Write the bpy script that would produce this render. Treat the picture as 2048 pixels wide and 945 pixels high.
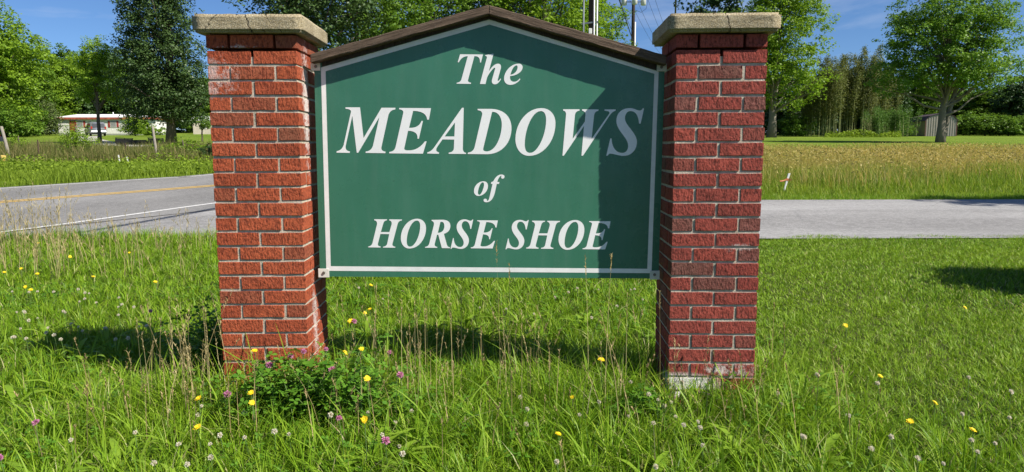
import bpy, bmesh, math, random
import numpy as np
from mathutils import Matrix, Vector

for o in list(bpy.data.objects):
    bpy.data.objects.remove(o, do_unlink=True)
scene = bpy.context.scene
COL = scene.collection
rnd = random.Random(7)
rng = np.random.default_rng(11)
R = math.radians

# ------------------------------------------------------------------ camera
EYE = 1.185
F = 1422.4            # focal length in pixels of the 2048 px wide photograph
PITCH = 0.1229
ROLL = -0.0026
cam_d = bpy.data.cameras.new('camera')
cam = bpy.data.objects.new('camera', cam_d)
COL.objects.link(cam)
cam_d.sensor_width = 36
cam_d.lens = F / 2048 * 36
cam_d.clip_start = 0.05
cam_d.clip_end = 3000
cam.matrix_world = (Matrix.Translation((0, 0, EYE)) @ Matrix.Rotation(math.pi / 2 - PITCH, 4, 'X')
                    @ Matrix.Rotation(ROLL, 4, 'Z'))
scene.camera = cam

# ------------------------------------------------------------------ light
SUN = Vector((1.82, -1.0, 2.15)).normalized()     # towards the sun
world = bpy.data.worlds.new('World')
scene.world = world
world.use_nodes = True
wn, wl = world.node_tree.nodes, world.node_tree.links
wn.clear()
w_out = wn.new('ShaderNodeOutputWorld')
w_bg = wn.new('ShaderNodeBackground')
w_bg.inputs['Strength'].default_value = 0.075
sky = wn.new('ShaderNodeTexSky')
sky.sky_type = 'NISHITA'
sky.sun_disc = False
sky.sun_elevation = math.asin(SUN.z)
sky.sun_rotation = math.atan2(SUN.x, SUN.y)
sky.altitude = 300
sky.air_density = 0.8
sky.dust_density = 0.0
sky.ozone_density = 10.0
# thin streaks of cloud over the whole sky
tc = wn.new('ShaderNodeTexCoord')
mp = wn.new('ShaderNodeMapping')
mp.inputs['Scale'].default_value = (1.4, 1.4, 7.0)
mp.inputs['Location'].default_value = (0.7, 0.2, 0.35)
nz = wn.new('ShaderNodeTexNoise')
nz.inputs['Scale'].default_value = 2.6
nz.inputs['Detail'].default_value = 6
nz.inputs['Roughness'].default_value = 0.55
nz.inputs['Distortion'].default_value = 0.4
mr = wn.new('ShaderNodeMapRange')
mr.inputs['From Min'].default_value = 0.50
mr.inputs['From Max'].default_value = 0.78
mr.inputs['To Max'].default_value = 0.5
mx = wn.new('ShaderNodeMix')
mx.data_type = 'RGBA'
mx.inputs[7].default_value = (6.3, 6.9, 8.2, 1)
wl.new(tc.outputs['Generated'], mp.inputs['Vector'])
wl.new(mp.outputs['Vector'], nz.inputs['Vector'])
wl.new(nz.outputs['Fac'], mr.inputs['Value'])
wl.new(mr.outputs['Result'], mx.inputs[0])
wl.new(sky.outputs['Color'], mx.inputs[6])
wl.new(mx.outputs[2], w_bg.inputs['Color'])
wl.new(w_bg.outputs['Background'], w_out.inputs['Surface'])

sun_d = bpy.data.lights.new('sun', 'SUN')
sun_d.energy = 5.0
sun_d.angle = R(0.53)
sun_d.color = (1.0, 0.945, 0.86)
sun = bpy.data.objects.new('sun', sun_d)
COL.objects.link(sun)
sun.rotation_euler = SUN.to_track_quat('Z', 'Y').to_euler()
sun.location = SUN * 60

vs = scene.view_settings
vs.view_transform = 'Standard'
vs.look = 'None'
vs.gamma = 1.0
vs.use_curve_mapping = False
vs.exposure = 0.62
scene.cycles.use_denoising = True
scene.cycles.max_bounces = 6
scene.cycles.diffuse_bounces = 3
scene.cycles.glossy_bounces = 2
scene.cycles.transmission_bounces = 4
scene.cycles.transparent_max_bounces = 4

# ------------------------------------------------------------------ ground shape and pixel helpers
def smooth(a, b, x):
    t = np.clip((x - a) / (b - a), 0, 1)
    return t * t * (3 - 2 * t)

def ground(x, y):
    x = np.asarray(x, float); y = np.asarray(y, float)
    t = np.where(y < 9, 0.0, np.where(y < 11, (y - 9) ** 2 / 4, y - 10))
    t = np.minimum(t, 150 + (t - 150) * 0.12)
    s = 0.0300 + 0.0040 * (1 - smooth(-0.42, -0.10, x / np.maximum(y, 1)))
    bump = 0.012 * np.sin(x * 1.7 + 0.6) * np.sin(y * 1.3 + 1.0) * (1 - smooth(7.5, 9.0, y))
    return s * t + bump

def gz(x, y):
    return float(ground(x, y))

def ray(px, py):
    c, s = math.cos(-ROLL), math.sin(-ROLL)
    X, Y = px - 1024, py - 472.5
    X, Y = c * X - s * Y, s * X + c * Y
    cp, sp = math.cos(PITCH), math.sin(PITCH)
    return Vector((X, F * cp - Y * sp, -F * sp - Y * cp)) / F

def on_y(px, py, y):
    d = ray(px, py)
    p = d * (y / d.y)
    return Vector((p.x, y, p.z + EYE))

def on_ground(px, py, h=0.0):
    d = ray(px, py)
    lo, hi, t = 0.5, None, 0.5
    while t < 400:
        p = d * t
        if p.z + EYE < gz(p.x, p.y) + h:
            hi = t
            break
        lo = t
        t *= 1.02
    if hi is None:
        return Vector((d.x * 300, d.y * 300, gz(d.x * 300, d.y * 300)))
    for _ in range(30):
        m = (lo + hi) / 2
        p = d * m
        if p.z + EYE < gz(p.x, p.y) + h: hi = m
        else: lo = m
    p = d * hi
    return Vector((p.x, p.y, gz(p.x, p.y)))

def at_dist(px, y):
    d = ray(px, 290)
    x = d.x * y / d.y
    return Vector((x, y, gz(x, y)))

# ------------------------------------------------------------------ object helpers
def tag(o, label=None, cat=None, group=None, kind=None):
    if label: o['label'] = label
    if cat: o['category'] = cat
    if group: o['group'] = group
    if kind: o['kind'] = kind
    return o

def empty(name, loc=(0, 0, 0), rz=0.0):
    o = bpy.data.objects.new(name, None)
    COL.objects.link(o)
    o.location = loc
    o.rotation_euler = (0, 0, rz)
    o.empty_display_size = 0.1
    return o

def link(name, me, mat=None, parent=None):
    o = bpy.data.objects.new(name, me)
    COL.objects.link(o)
    if parent: o.parent = parent
    if mat is not None and len(me.materials) == 0: me.materials.append(mat)
    return o

def copy_tree(o, parent=None):
    c = o.copy()
    COL.objects.link(c)
    c.parent = parent
    for ch in list(o.children):
        copy_tree(ch, c)
    return c

def np_mesh(name, V, faces, mat=None, smooth_shade=False):
    """faces: list of (n,k) int arrays"""
    me = bpy.data.meshes.new(name)
    V = np.asarray(V, np.float32)
    me.vertices.add(len(V))
    me.vertices.foreach_set('co', V.ravel())
    loops = np.concatenate([f.ravel() for f in faces]).astype(np.int32)
    tot = np.concatenate([np.full(len(f), f.shape[1], np.int32) for f in faces])
    start = np.concatenate([[0], np.cumsum(tot)[:-1]]).astype(np.int32)
    me.loops.add(len(loops))
    me.loops.foreach_set('vertex_index', loops)
    me.polygons.add(len(tot))
    me.polygons.foreach_set('loop_start', start)
    me.polygons.foreach_set('loop_total', tot)
    if smooth_shade:
        me.polygons.foreach_set('use_smooth', np.ones(len(tot), bool))
    me.update(calc_edges=True)
    if mat is not None: me.materials.append(mat)
    return me

class MB:
    """collects simple solids into one mesh"""
    def __init__(self):
        self.bm = bmesh.new()
    def box(self, c, s, rot=None, bevel=0.0, seg=1):
        r = bmesh.ops.create_cube(self.bm, size=1.0)
        vs_ = r['verts']
        m = Matrix.Translation(c) @ (rot.to_4x4() if rot is not None else Matrix.Identity(4)) @ Matrix.Diagonal((s[0], s[1], s[2], 1))
        bmesh.ops.transform(self.bm, matrix=m, verts=vs_)
        if bevel > 0:
            ed = list({e for v in vs_ for e in v.link_edges})
            bmesh.ops.bevel(self.bm, geom=ed, offset=bevel, segments=seg, affect='EDGES', profile=0.5)
        return self
    def tube(self, pts, radii, n=8, cap=True):
        pts = [Vector(p) for p in pts]
        if not hasattr(radii, '__len__'): radii = [radii] * len(pts)
        rings = []
        up = Vector((0.31, 0.17, 0.94)).normalized()
        for i, p in enumerate(pts):
            d = (pts[min(i + 1, len(pts) - 1)] - pts[max(i - 1, 0)]).normalized()
            a = d.cross(up)
            if a.length < 0.05: a = d.cross(Vector((1, 0, 0)))
            a.normalize()
            b = d.cross(a)
            rings.append([self.bm.verts.new(p + (a * math.cos(k * 2 * math.pi / n) + b * math.sin(k * 2 * math.pi / n)) * radii[i]) for k in range(n)])
        for i in range(len(rings) - 1):
            for k in range(n):
                f = self.bm.faces.new((rings[i][k], rings[i][(k + 1) % n], rings[i + 1][(k + 1) % n], rings[i + 1][k]))
                f.smooth = True
        if cap:
            self.bm.faces.new(rings[0][::-1])
            self.bm.faces.new(rings[-1])
        return self
    def prism(self, poly, y0, y1):
        """poly: list of (x,z), extruded along y"""
        a = [self.bm.verts.new((x, y0, z)) for x, z in poly]
        b = [self.bm.verts.new((x, y1, z)) for x, z in poly]
        n = len(poly)
        self.bm.faces.new(a)
        self.bm.faces.new(b[::-1])
        for i in range(n):
            self.bm.faces.new((a[i], b[i], b[(i + 1) % n], a[(i + 1) % n]))
        return self
    def poly(self, pts):
        self.bm.faces.new([self.bm.verts.new(p) for p in pts])
        return self
    def ball(self, c, r, sub=2, scale=(1, 1, 1)):
        q = bmesh.ops.create_icosphere(self.bm, subdivisions=sub, radius=r)
        bmesh.ops.transform(self.bm, matrix=Matrix.Translation(c) @ Matrix.Diagonal((*scale, 1)), verts=q['verts'])
        return self
    def mesh(self, name, mat=None):
        bmesh.ops.recalc_face_normals(self.bm, faces=self.bm.faces[:])
        me = bpy.data.meshes.new(name)
        self.bm.to_mesh(me)
        self.bm.free()
        if mat is not None: me.materials.append(mat)
        return me
    def build(self, name, mat, parent=None):
        return link(name, self.mesh(name, mat), None, parent)

# ------------------------------------------------------------------ materials
class NT:
    def __init__(self, name):
        self.m = bpy.data.materials.new(name)
        self.m.use_nodes = True
        self.n, self.l = self.m.node_tree.nodes, self.m.node_tree.links
        self.n.clear()
        self.out = self.n.new('ShaderNodeOutputMaterial')
    def node(self, t, **kw):
        nd = self.n.new(t)
        for k, v in kw.items():
            if k in nd.inputs: self.set(nd.inputs[k], v)
            else: setattr(nd, k, v)
        return nd
    def set(self, s, v):
        if isinstance(v, bpy.types.NodeSocket): self.l.new(v, s)
        else: s.default_value = v
    def coords(self, kind='Object', scale=(1, 1, 1), loc=None):
        if kind == 'Position':
            v = self.node('ShaderNodeNewGeometry').outputs['Position']
        else:
            v = self.node('ShaderNodeTexCoord').outputs[kind]
        m = self.node('ShaderNodeMapping')
        self.l.new(v, m.inputs['Vector'])
        m.inputs['Scale'].default_value = scale
        if loc is not None: self.set(m.inputs['Location'], loc)
        return m.outputs['Vector']
    def noise(self, vec, scale, detail=4, rough=0.55, dist=0.0):
        nd = self.node('ShaderNodeTexNoise', Scale=scale, Detail=detail, Roughness=rough, Distortion=dist)
        self.l.new(vec, nd.inputs['Vector'])
        return nd.outputs['Fac']
    def voro(self, vec, scale, feature='F1', out='Distance'):
        nd = self.node('ShaderNodeTexVoronoi', Scale=scale)
        nd.feature = feature
        self.l.new(vec, nd.inputs['Vector'])
        return nd.outputs[out]
    def ramp(self, fac, stops):
        nd = self.node('ShaderNodeValToRGB')
        self.l.new(fac, nd.inputs['Fac'])
        e = nd.color_ramp.elements
        while len(e) > 2: e.remove(e[-1])
        for i, (p, c) in enumerate(stops):
            if i >= 2: e.new(p)
            e[i].position = p
            e[i].color = (*c, 1) if len(c) == 3 else c
        return nd.outputs['Color']
    def maprange(self, v, a, b, c=0.0, d=1.0):
        nd = self.node('ShaderNodeMapRange')
        self.set(nd.inputs['Value'], v)
        nd.inputs['From Min'].default_value = a
        nd.inputs['From Max'].default_value = b
        nd.inputs['To Min'].default_value = c
        nd.inputs['To Max'].default_value = d
        return nd.outputs['Result']
    def math(self, op, a, b=0.0):
        nd = self.node('ShaderNodeMath')
        nd.operation = op
        self.set(nd.inputs[0], a)
        self.set(nd.inputs[1], b)
        return nd.outputs[0]
    def mix(self, fac, a, b, mode='MIX'):
        nd = self.node('ShaderNodeMix')
        nd.data_type = 'RGBA'
        nd.blend_type = mode
        self.set(nd.inputs[0], fac)
        self.set(nd.inputs[6], (*a, 1) if isinstance(a, tuple) and len(a) == 3 else a)
        self.set(nd.inputs[7], (*b, 1) if isinstance(b, tuple) and len(b) == 3 else b)
        return nd.outputs[2]
    def bump(self, h, dist=0.01, strength=1.0, normal=None):
        nd = self.node('ShaderNodeBump', Strength=strength, Distance=dist)
        self.l.new(h, nd.inputs['Height'])
        if normal is not None: self.l.new(normal, nd.inputs['Normal'])
        return nd.outputs['Normal']
    def spot(self, c, r0, r1, sc=(1, 1, 1)):
        """1 inside distance r0 of world point c, falling to 0 at r1"""
        pos = self.node('ShaderNodeNewGeometry').outputs['Position']
        sub = self.node('ShaderNodeVectorMath'); sub.operation = 'SUBTRACT'
        self.l.new(pos, sub.inputs[0]); sub.inputs[1].default_value = c
        mul = self.node('ShaderNodeVectorMath'); mul.operation = 'MULTIPLY'
        self.l.new(sub.outputs[0], mul.inputs[0]); mul.inputs[1].default_value = sc
        ln = self.node('ShaderNodeVectorMath'); ln.operation = 'LENGTH'
        self.l.new(mul.outputs[0], ln.inputs[0])
        return self.maprange(ln.outputs['Value'], r1, r0, 0.0, 1.0)
    def principled(self, color, rough=0.7, normal=None, spec=0.3, metal=0.0):
        p = self.node('ShaderNodeBsdfPrincipled')
        self.set(p.inputs['Base Color'], (*color, 1) if isinstance(color, tuple) and len(color) == 3 else color)
        self.set(p.inputs['Roughness'], rough)
        p.inputs['Specular IOR Level'].default_value = spec
        p.inputs['Metallic'].default_value = metal
        if normal is not None: self.l.new(normal, p.inputs['Normal'])
        return p
    def finish(self, sh):
        self.l.new(sh.outputs[0] if hasattr(sh, 'outputs') else sh, self.out.inputs['Surface'])
        return self.m

def simple(name, col, rough=0.6, var=0.15, scale=8.0, bump=0.0, metal=0.0, spec=0.3, coord='Object', bscale=None):
    t = NT(name)
    v = t.coords(coord)
    f = t.noise(v, scale, 5, 0.6)
    d = tuple(max(0, c * (1 - var)) for c in col)
    e = tuple(min(1, c * (1 + var)) for c in col)
    c = t.ramp(f, [(0.3, d), (0.7, e)])
    nm = t.bump(t.noise(v, bscale or scale * 6, 4, 0.65), bump) if bump else None
    return t.finish(t.principled(c, rough, nm, spec, metal))

def leaf_mat(name, dark, light, extra=None, trans=0.35, rough=0.5, pscale=0.5, tcol=(1.25, 1.25, 0.7), ramp=None):
    """foliage: colour varies leaf by leaf and clump by clump"""
    t = NT(name)
    isl = t.node('ShaderNodeNewGeometry').outputs['Random Per Island']
    stops = ramp or [(0.0, dark), (1.0, light)]
    c = t.ramp(isl, stops)
    v = t.coords('Position')
    big = t.noise(v, pscale, 3, 0.5)
    c = t.mix(t.maprange(big, 0.35, 0.7, 0.0, 0.55), c, light if extra is None else extra)
    p = t.principled(c, rough, None, 0.16)
    tr = t.node('ShaderNodeBsdfTranslucent')
    tc_ = t.mix(1.0, c, tcol, 'MULTIPLY')
    t.l.new(tc_, tr.inputs['Color'])
    ms = t.node('ShaderNodeMixShader')
    ms.inputs[0].default_value = trans
    t.l.new(p.outputs[0], ms.inputs[1])
    t.l.new(tr.outputs[0], ms.inputs[2])
    return t.finish(ms)

M = {}
def brick_mat(name, cols, stains):
    t = NT(name)
    info = t.node('ShaderNodeObjectInfo').outputs['Random']
    off = t.node('ShaderNodeCombineXYZ')
    t.l.new(t.math('MULTIPLY', info, 37.0), off.inputs[0])
    t.l.new(t.math('MULTIPLY', info, 11.0), off.inputs[1])
    v = t.coords('Object', (1, 1, 1), off.outputs[0])
    vstr = t.coords('Object', (1.0, 1.0, 0.45), off.outputs[0])
    base = t.ramp(info, [(0.0, cols[0]), (0.35, cols[1]), (0.62, cols[2]), (0.80, cols[1]), (0.88, cols[3]), (1.0, cols[4])])
    blot = t.noise(v, 14, 4, 0.6)
    base = t.mix(t.maprange(blot, 0.42, 0.72, 0, 0.5), base, cols[5])
    speck = t.noise(vstr, 105, 4, 0.7)
    base = t.mix(t.maprange(speck, 0.36, 0.54, 0.8, 0.0), base, cols[6])
    fine = t.noise(v, 300, 2, 0.5)
    base = t.mix(t.maprange(fine, 0.56, 0.75, 0.0, 0.16), base, (0.60, 0.36, 0.26))
    pos = t.coords('Position')
    wn1 = t.noise(pos, 34, 5, 0.68)
    wn2 = t.noise(pos, 150, 3, 0.6)
    for (c, r0, r1, sc, lo, amt) in stains:
        m = t.spot(c, r0, r1, sc)
        k = t.math('ADD', t.math('MULTIPLY', wn1, 0.7), t.math('MULTIPLY', wn2, 0.3))
        k = t.maprange(t.math('ADD', k, t.math('MULTIPLY', m, 0.32)), lo, lo + 0.12, 0, amt)
        k = t.math('MULTIPLY', k, m)
        base = t.mix(k, base, (0.80, 0.76, 0.71))
    h = t.math('ADD', t.math('MULTIPLY', speck, 1.0), t.math('MULTIPLY', t.noise(v, 55, 3, 0.6), 0.4))
    nm = t.bump(h, 0.011, 1.0)
    return t.finish(t.principled(base, 0.85, nm, 0.18))

PL = dict(x=-1.349, y=3.219, a=0.0265, top=0.5046 + EYE)
PR = dict(x=0.7249, y=3.2067, a=-0.043, top=0.4991 + EYE)

M['brick_left'] = brick_mat('brick_orange_red', [(0.38, 0.080, 0.034), (0.49, 0.112, 0.046), (0.43, 0.092, 0.038), (0.25, 0.090, 0.050), (0.40, 0.098, 0.046), (0.33, 0.064, 0.030), (0.12, 0.024, 0.013)],
    [((-1.36, 3.215, 1.50), 0.05, 0.22, (0.75, 1, 1.15), 0.72, 0.42), ((-0.955, 3.36, 1.40), 0.03, 0.17, (1, 1.6, 0.32), 0.66, 0.75), ((-0.955, 3.38, 0.35), 0.03, 0.2, (1, 1.6, 0.4), 0.72, 0.6), ((-1.2, 3.2, 1.63), 0.05, 0.2, (0.8, 1, 6), 0.78, 0.5)])
M['brick_right'] = brick_mat('brick_crimson', [(0.29, 0.062, 0.046), (0.38, 0.078, 0.054), (0.31, 0.062, 0.046), (0.19, 0.082, 0.062), (0.25, 0.095, 0.075), (0.22, 0.052, 0.040), (0.060, 0.015, 0.012)],
    [((0.77, 3.2, 0.085), 0.12, 0.20, (0.85, 1, 2.9), 0.30, 1.0), ((1.08, 3.2, 0.16), 0.04, 0.15, (0.8, 1, 1.3), 0.80, 0.5), ((0.95, 3.2, 0.165), 0.02, 0.09, (0.8, 1, 1.6), 0.68, 0.7), ((1.03, 3.2, 0.735), 0.02, 0.09, (0.6, 1, 2.2), 0.74, 0.5)])

def mortar_mat():
    t = NT('mortar')
    v = t.coords('Position')
    c = t.ramp(t.noise(v, 22, 5, 0.65), [(0.25, (0.32, 0.275, 0.20)), (0.55, (0.52, 0.46, 0.36)), (0.8, (0.68, 0.62, 0.52))])
    nm = t.bump(t.noise(v, 160, 4, 0.7), 0.004)
    return t.finish(t.principled(c, 0.92, nm, 0.15))
M['mortar'] = mortar_mat()

def cap_mat(name, cracks):
    t = NT(name)
    v = t.coords('Object')
    c = t.ramp(t.noise(v, 7, 5, 0.65), [(0.3, (0.23, 0.175, 0.090)), (0.55, (0.39, 0.32, 0.19)), (0.75, (0.52, 0.44, 0.28))])
    g = t.voro(v, 190)
    c = t.mix(t.maprange(g, 0.15, 0.6, 0.45, 0.0), c, (0.72, 0.66, 0.52))
    s = t.noise(v, 170, 4, 0.7)
    c = t.mix(t.maprange(s, 0.46, 0.62, 0.0, 0.8), c, (0.13, 0.11, 0.075))
    pit = t.maprange(t.noise(v, 38, 2, 0.5), 0.74, 0.80, 0, 1)
    c = t.mix(pit, c, (0.05, 0.042, 0.03))
    h = t.math('ADD', t.math('MULTIPLY', t.noise(v, 260, 3, 0.6), 0.5), t.math('MULTIPLY', t.noise(v, 60, 4, 0.6), 0.6))
    h = t.math('SUBTRACT', h, t.math('MULTIPLY', pit, 1.5))
    sep = t.node('ShaderNodeSeparateXYZ'); t.l.new(v, sep.inputs[0])
    for (x0, slope, wob, wid) in cracks:
        w = t.noise(v, 26, 3, 0.6)
        line = t.math('ABSOLUTE', t.math('SUBTRACT', t.math('ADD', sep.outputs[0], t.math('MULTIPLY', t.math('SUBTRACT', w, 0.5), wob)), t.math('ADD', t.math('MULTIPLY', sep.outputs[2], slope), x0)))
        k = t.maprange(line, wid * 0.35, wid, 1.0, 0.0)
        c = t.mix(k, c, (0.035, 0.03, 0.022))
        h = t.math('SUBTRACT', h, t.math('MULTIPLY', k, 1.5))
    return t.finish(t.principled(c, 0.9, t.bump(h, 0.005), 0.15))
M['cap_left'] = cap_mat('concrete_cap_mossy', [(0.0, -0.35, 0.05, 0.0032), (-0.16, 0.6, 0.07, 0.0018), (0.11, -0.8, 0.08, 0.0018)])
M['cap_right'] = cap_mat('concrete_cap_grey', [(0.015, -0.25, 0.035, 0.0035), (0.12, 3.5, 0.06, 0.0015)])

def panel_mat():
    t = NT('green_sign_face')
    v = t.coords('Position', (1, 1, 0.35))
    f = t.noise(v, 3.5, 4, 0.55)
    c = t.ramp(f, [(0.3, (0.036, 0.146, 0.088)), (0.7, (0.048, 0.176, 0.110))])
    d = t.noise(t.coords('Position', (1, 1, 0.12)), 22, 4, 0.6)
    c = t.mix(t.maprange(d, 0.45, 0.8, 0, 0.30), c, (0.10, 0.20, 0.145))
    sp = t.noise(t.coords('Position'), 75, 1, 0.4)
    c = t.mix(t.maprange(sp, 0.80, 0.84, 0, 0.6), c, (0.02, 0.06, 0.04))
    r = t.maprange(t.noise(t.coords('Position'), 9, 3, 0.6), 0.3, 0.7, 0.22, 0.36)
    nm = t.bump(t.noise(t.coords('Position'), 5, 2, 0.5), 0.004, 0.5)
    return t.finish(t.principled(c, r, nm, 0.42))
M['panel'] = panel_mat()
M['letter'] = simple('white_vinyl', (0.80, 0.79, 0.77), 0.35, 0.03, 6, 0, 0, 0.35, 'Position')
M['border'] = simple('white_line', (0.78, 0.77, 0.74), 0.4, 0.06, 20, 0, 0, 0.3, 'Position')
M['bracket'] = simple('painted_bracket', (0.68, 0.67, 0.60), 0.5, 0.08, 30, 0.0005, 0, 0.4)
M['screw'] = simple('screw_steel', (0.22, 0.20, 0.17), 0.45, 0.3, 90, 0.0005, 0.7)

def wood_mat(name, d, l, axis='X'):
    t = NT(name)
    sc = (1.2, 14, 14) if axis == 'X' else (14, 14, 1.2)
    v = t.coords('Object', sc)
    f = t.noise(v, 7, 6, 0.65, 0.3)
    c = t.ramp(f, [(0.25, d), (0.6, l), (0.8, tuple(min(1, x * 1.5) for x in l))])
    w = t.noise(t.coords('Object', (2, 8, 8) if axis == 'X' else (8, 8, 2)), 24, 4, 0.7)
    c = t.mix(t.maprange(w, 0.62, 0.75, 0, 0.6), c, (0.42, 0.37, 0.31))
    nm = t.bump(f, 0.006)
    return t.finish(t.principled(c, 0.85, nm, 0.2))
M['roof_wood'] = wood_mat('weathered_brown_wood', (0.045, 0.030, 0.020), (0.135, 0.095, 0.066))
M['post_wood'] = wood_mat('grey_post_wood', (0.16, 0.14, 0.11), (0.36, 0.32, 0.26), 'Z')
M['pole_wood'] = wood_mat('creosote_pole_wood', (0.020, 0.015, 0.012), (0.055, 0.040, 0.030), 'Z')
M['bark'] = wood_mat('bark', (0.045, 0.036, 0.026), (0.14, 0.115, 0.085), 'Z')
M['bark_grey'] = wood_mat('bark_grey', (0.08, 0.07, 0.055), (0.22, 0.19, 0.15), 'Z')

def asphalt_mat(name, a, b, wear):
    t = NT(name)
    v = t.coords('Position')
    big = t.noise(v, 0.35, 4, 0.6)
    c = t.ramp(big, [(0.3, a), (0.7, b)])
    g = t.noise(v, 30, 5, 0.8)
    c = t.mix(t.maprange(g, 0.36, 0.62, 0.8, 0.0), c, tuple(x * 0.45 for x in a))
    g3 = t.noise(v, 9, 5, 0.8)
    c = t.mix(t.maprange(g3, 0.38, 0.60, 0.8, 0.0), c, tuple(x * 0.55 for x in a))
    g2 = t.noise(v, 60, 3, 0.8)
    c = t.mix(t.maprange(g2, 0.55, 0.78, 0.0, 0.6), c, (0.62, 0.60, 0.57))
    st = t.noise(t.coords('Position', wear), 1.0, 4, 0.6)
    c = t.mix(t.maprange(st, 0.45, 0.7, 0.0, 0.45), c, tuple(x * 1.35 for x in b))
    cr = t.voro(t.coords('Position'), 0.42, 'DISTANCE_TO_EDGE')
    c = t.mix(t.maprange(cr, 0.001, 0.008, 0.22, 0.0), c, (0.08, 0.08, 0.08))
    nm = t.bump(g, 0.012)
    return t.finish(t.principled(c, 0.9, nm, 0.2))
M['road'] = asphalt_mat('grey_asphalt', (0.235, 0.228, 0.216), (0.305, 0.297, 0.283), (0.22, 0.08, 1))
M['side_road'] = asphalt_mat('pale_asphalt', (0.31, 0.300, 0.287), (0.40, 0.390, 0.374), (0.05, 0.5, 1))
M['yellow_paint'] = simple('worn_yellow_paint', (0.62, 0.40, 0.10), 0.8, 0.3, 30, 0.004, 0, 0.2, 'Position')
M['white_paint'] = simple('worn_white_paint', (0.62, 0.61, 0.58), 0.8, 0.25, 30, 0.004, 0, 0.2, 'Position')
M['gravel'] = simple('pale_gravel', (0.44, 0.41, 0.36), 0.95, 0.25, 14, 0.02, 0, 0.1, 'Position')

def ground_mat():
    t = NT('lawn_ground')
    v = t.coords('Position')
    a = t.noise(v, 0.11, 5, 0.6)
    b = t.noise(v, 2.2, 5, 0.7)
    f = t.math('ADD', t.math('MULTIPLY', a, 0.5), t.math('MULTIPLY', b, 0.5))
    c = t.ramp(f, [(0.32, (0.100, 0.170, 0.014)), (0.5, (0.165, 0.240, 0.024)), (0.68, (0.240, 0.290, 0.045))])
    fine = t.noise(t.coords('Position', (1, 1, 1)), 26, 4, 0.75)
    c = t.mix(t.maprange(fine, 0.35, 0.6, 0.5, 0.0), c, (0.050, 0.085, 0.010))
    # bare thatch and soil under the taller grass close by
    y = t.node('ShaderNodeSeparateXYZ'); t.l.new(t.node('ShaderNodeNewGeometry').outputs['Position'], y.inputs[0])
    near = t.maprange(y.outputs[1], 8.5, 10.0, 1.0, 0.0)
    soil = t.ramp(b, [(0.35, (0.055, 0.085, 0.016)), (0.7, (0.130, 0.135, 0.045))])
    c = t.mix(near, c, soil)
    return t.finish(t.principled(c, 0.95, t.bump(fine, 0.05), 0.1))
M['ground'] = ground_mat()

G3 = [(0.0, (0.060, 0.150, 0.008)), (0.35, (0.125, 0.255, 0.012)), (0.7, (0.215, 0.365, 0.018)), (0.93, (0.320, 0.430, 0.040)), (0.97, (0.48, 0.42, 0.20)), (1.0, (0.56, 0.50, 0.28))]
M['grass'] = leaf_mat('lawn_grass_blades', None, (0.25, 0.385, 0.024), None, 0.30, 0.42, 0.8, ramp=G3)
M['grass_short'] = leaf_mat('mown_grass_blades', None, (0.28, 0.41, 0.028), None, 0.30, 0.45, 0.6,
    ramp=[(0.0, (0.075, 0.180, 0.010)), (0.5, (0.175, 0.320, 0.018)), (0.9, (0.290, 0.425, 0.040)), (0.96, (0.42, 0.41, 0.15)), (1.0, (0.52, 0.48, 0.24))])
M['seed'] = leaf_mat('dry_seed_stalks', (0.36, 0.28, 0.11), (0.60, 0.50, 0.26), None, 0.35, 0.6, 2.0, (1.1, 1.0, 0.8))
M['spike'] = leaf_mat('brown_plantain_heads', (0.24, 0.17, 0.07), (0.46, 0.36, 0.17), None, 0.1, 0.7, 2.0, (1, 1, 1))
M['field_tan'] = leaf_mat('ripe_meadow_grass', None, (0.48, 0.39, 0.12), (0.40, 0.37, 0.10), 0.42, 0.6, 0.35, (1.1, 1.0, 0.7),
    ramp=[(0.0, (0.21, 0.26, 0.040)), (0.3, (0.40, 0.34, 0.090)), (0.7, (0.56, 0.43, 0.145)), (1.0, (0.68, 0.56, 0.26))])
M['field_green'] = leaf_mat('green_meadow_grass', None, (0.25, 0.35, 0.035), (0.29, 0.36, 0.045), 0.4, 0.5, 0.5,
    ramp=[(0.0, (0.090, 0.180, 0.014)), (0.5, (0.180, 0.285, 0.026)), (0.85, (0.270, 0.350, 0.045)), (1.0, (0.48, 0.44, 0.14))])
M['weed'] = leaf_mat('fence_row_weeds', None, (0.13, 0.16, 0.045), (0.16, 0.15, 0.055), 0.25, 0.6, 0.5,
    ramp=[(0.0, (0.060, 0.100, 0.016)), (0.45, (0.135, 0.170, 0.032)), (0.8, (0.25, 0.225, 0.075)), (1.0, (0.40, 0.30, 0.15))])
M['weed_bright'] = leaf_mat('bright_verge_weeds', (0.120, 0.200, 0.016), (0.250, 0.345, 0.034), None, 0.35, 0.5, 0.7)
M['broad'] = leaf_mat('broad_weed_leaves', (0.13, 0.25, 0.014), (0.27, 0.41, 0.040), None, 0.35, 0.45, 1.5)
M['clover_leaf'] = leaf_mat('clover_leaves', (0.055, 0.160, 0.014), (0.140, 0.290, 0.028), None, 0.3, 0.45, 3.0)
M['stem'] = simple('green_stem', (0.12, 0.20, 0.05), 0.6, 0.25, 20)
M['yellow_petal'] = simple('yellow_petals', (0.85, 0.62, 0.015), 0.6, 0.12, 60)
M['pink_petal'] = leaf_mat('pink_clover_florets', (0.52, 0.17, 0.34), (0.74, 0.36, 0.50), None, 0.35, 0.6, 5, (1, 0.9, 1))
M['white_petal'] = leaf_mat('white_clover_florets', (0.70, 0.62, 0.46), (0.86, 0.82, 0.70), None, 0.4, 0.6, 5, (1, 0.98, 0.92))

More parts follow.
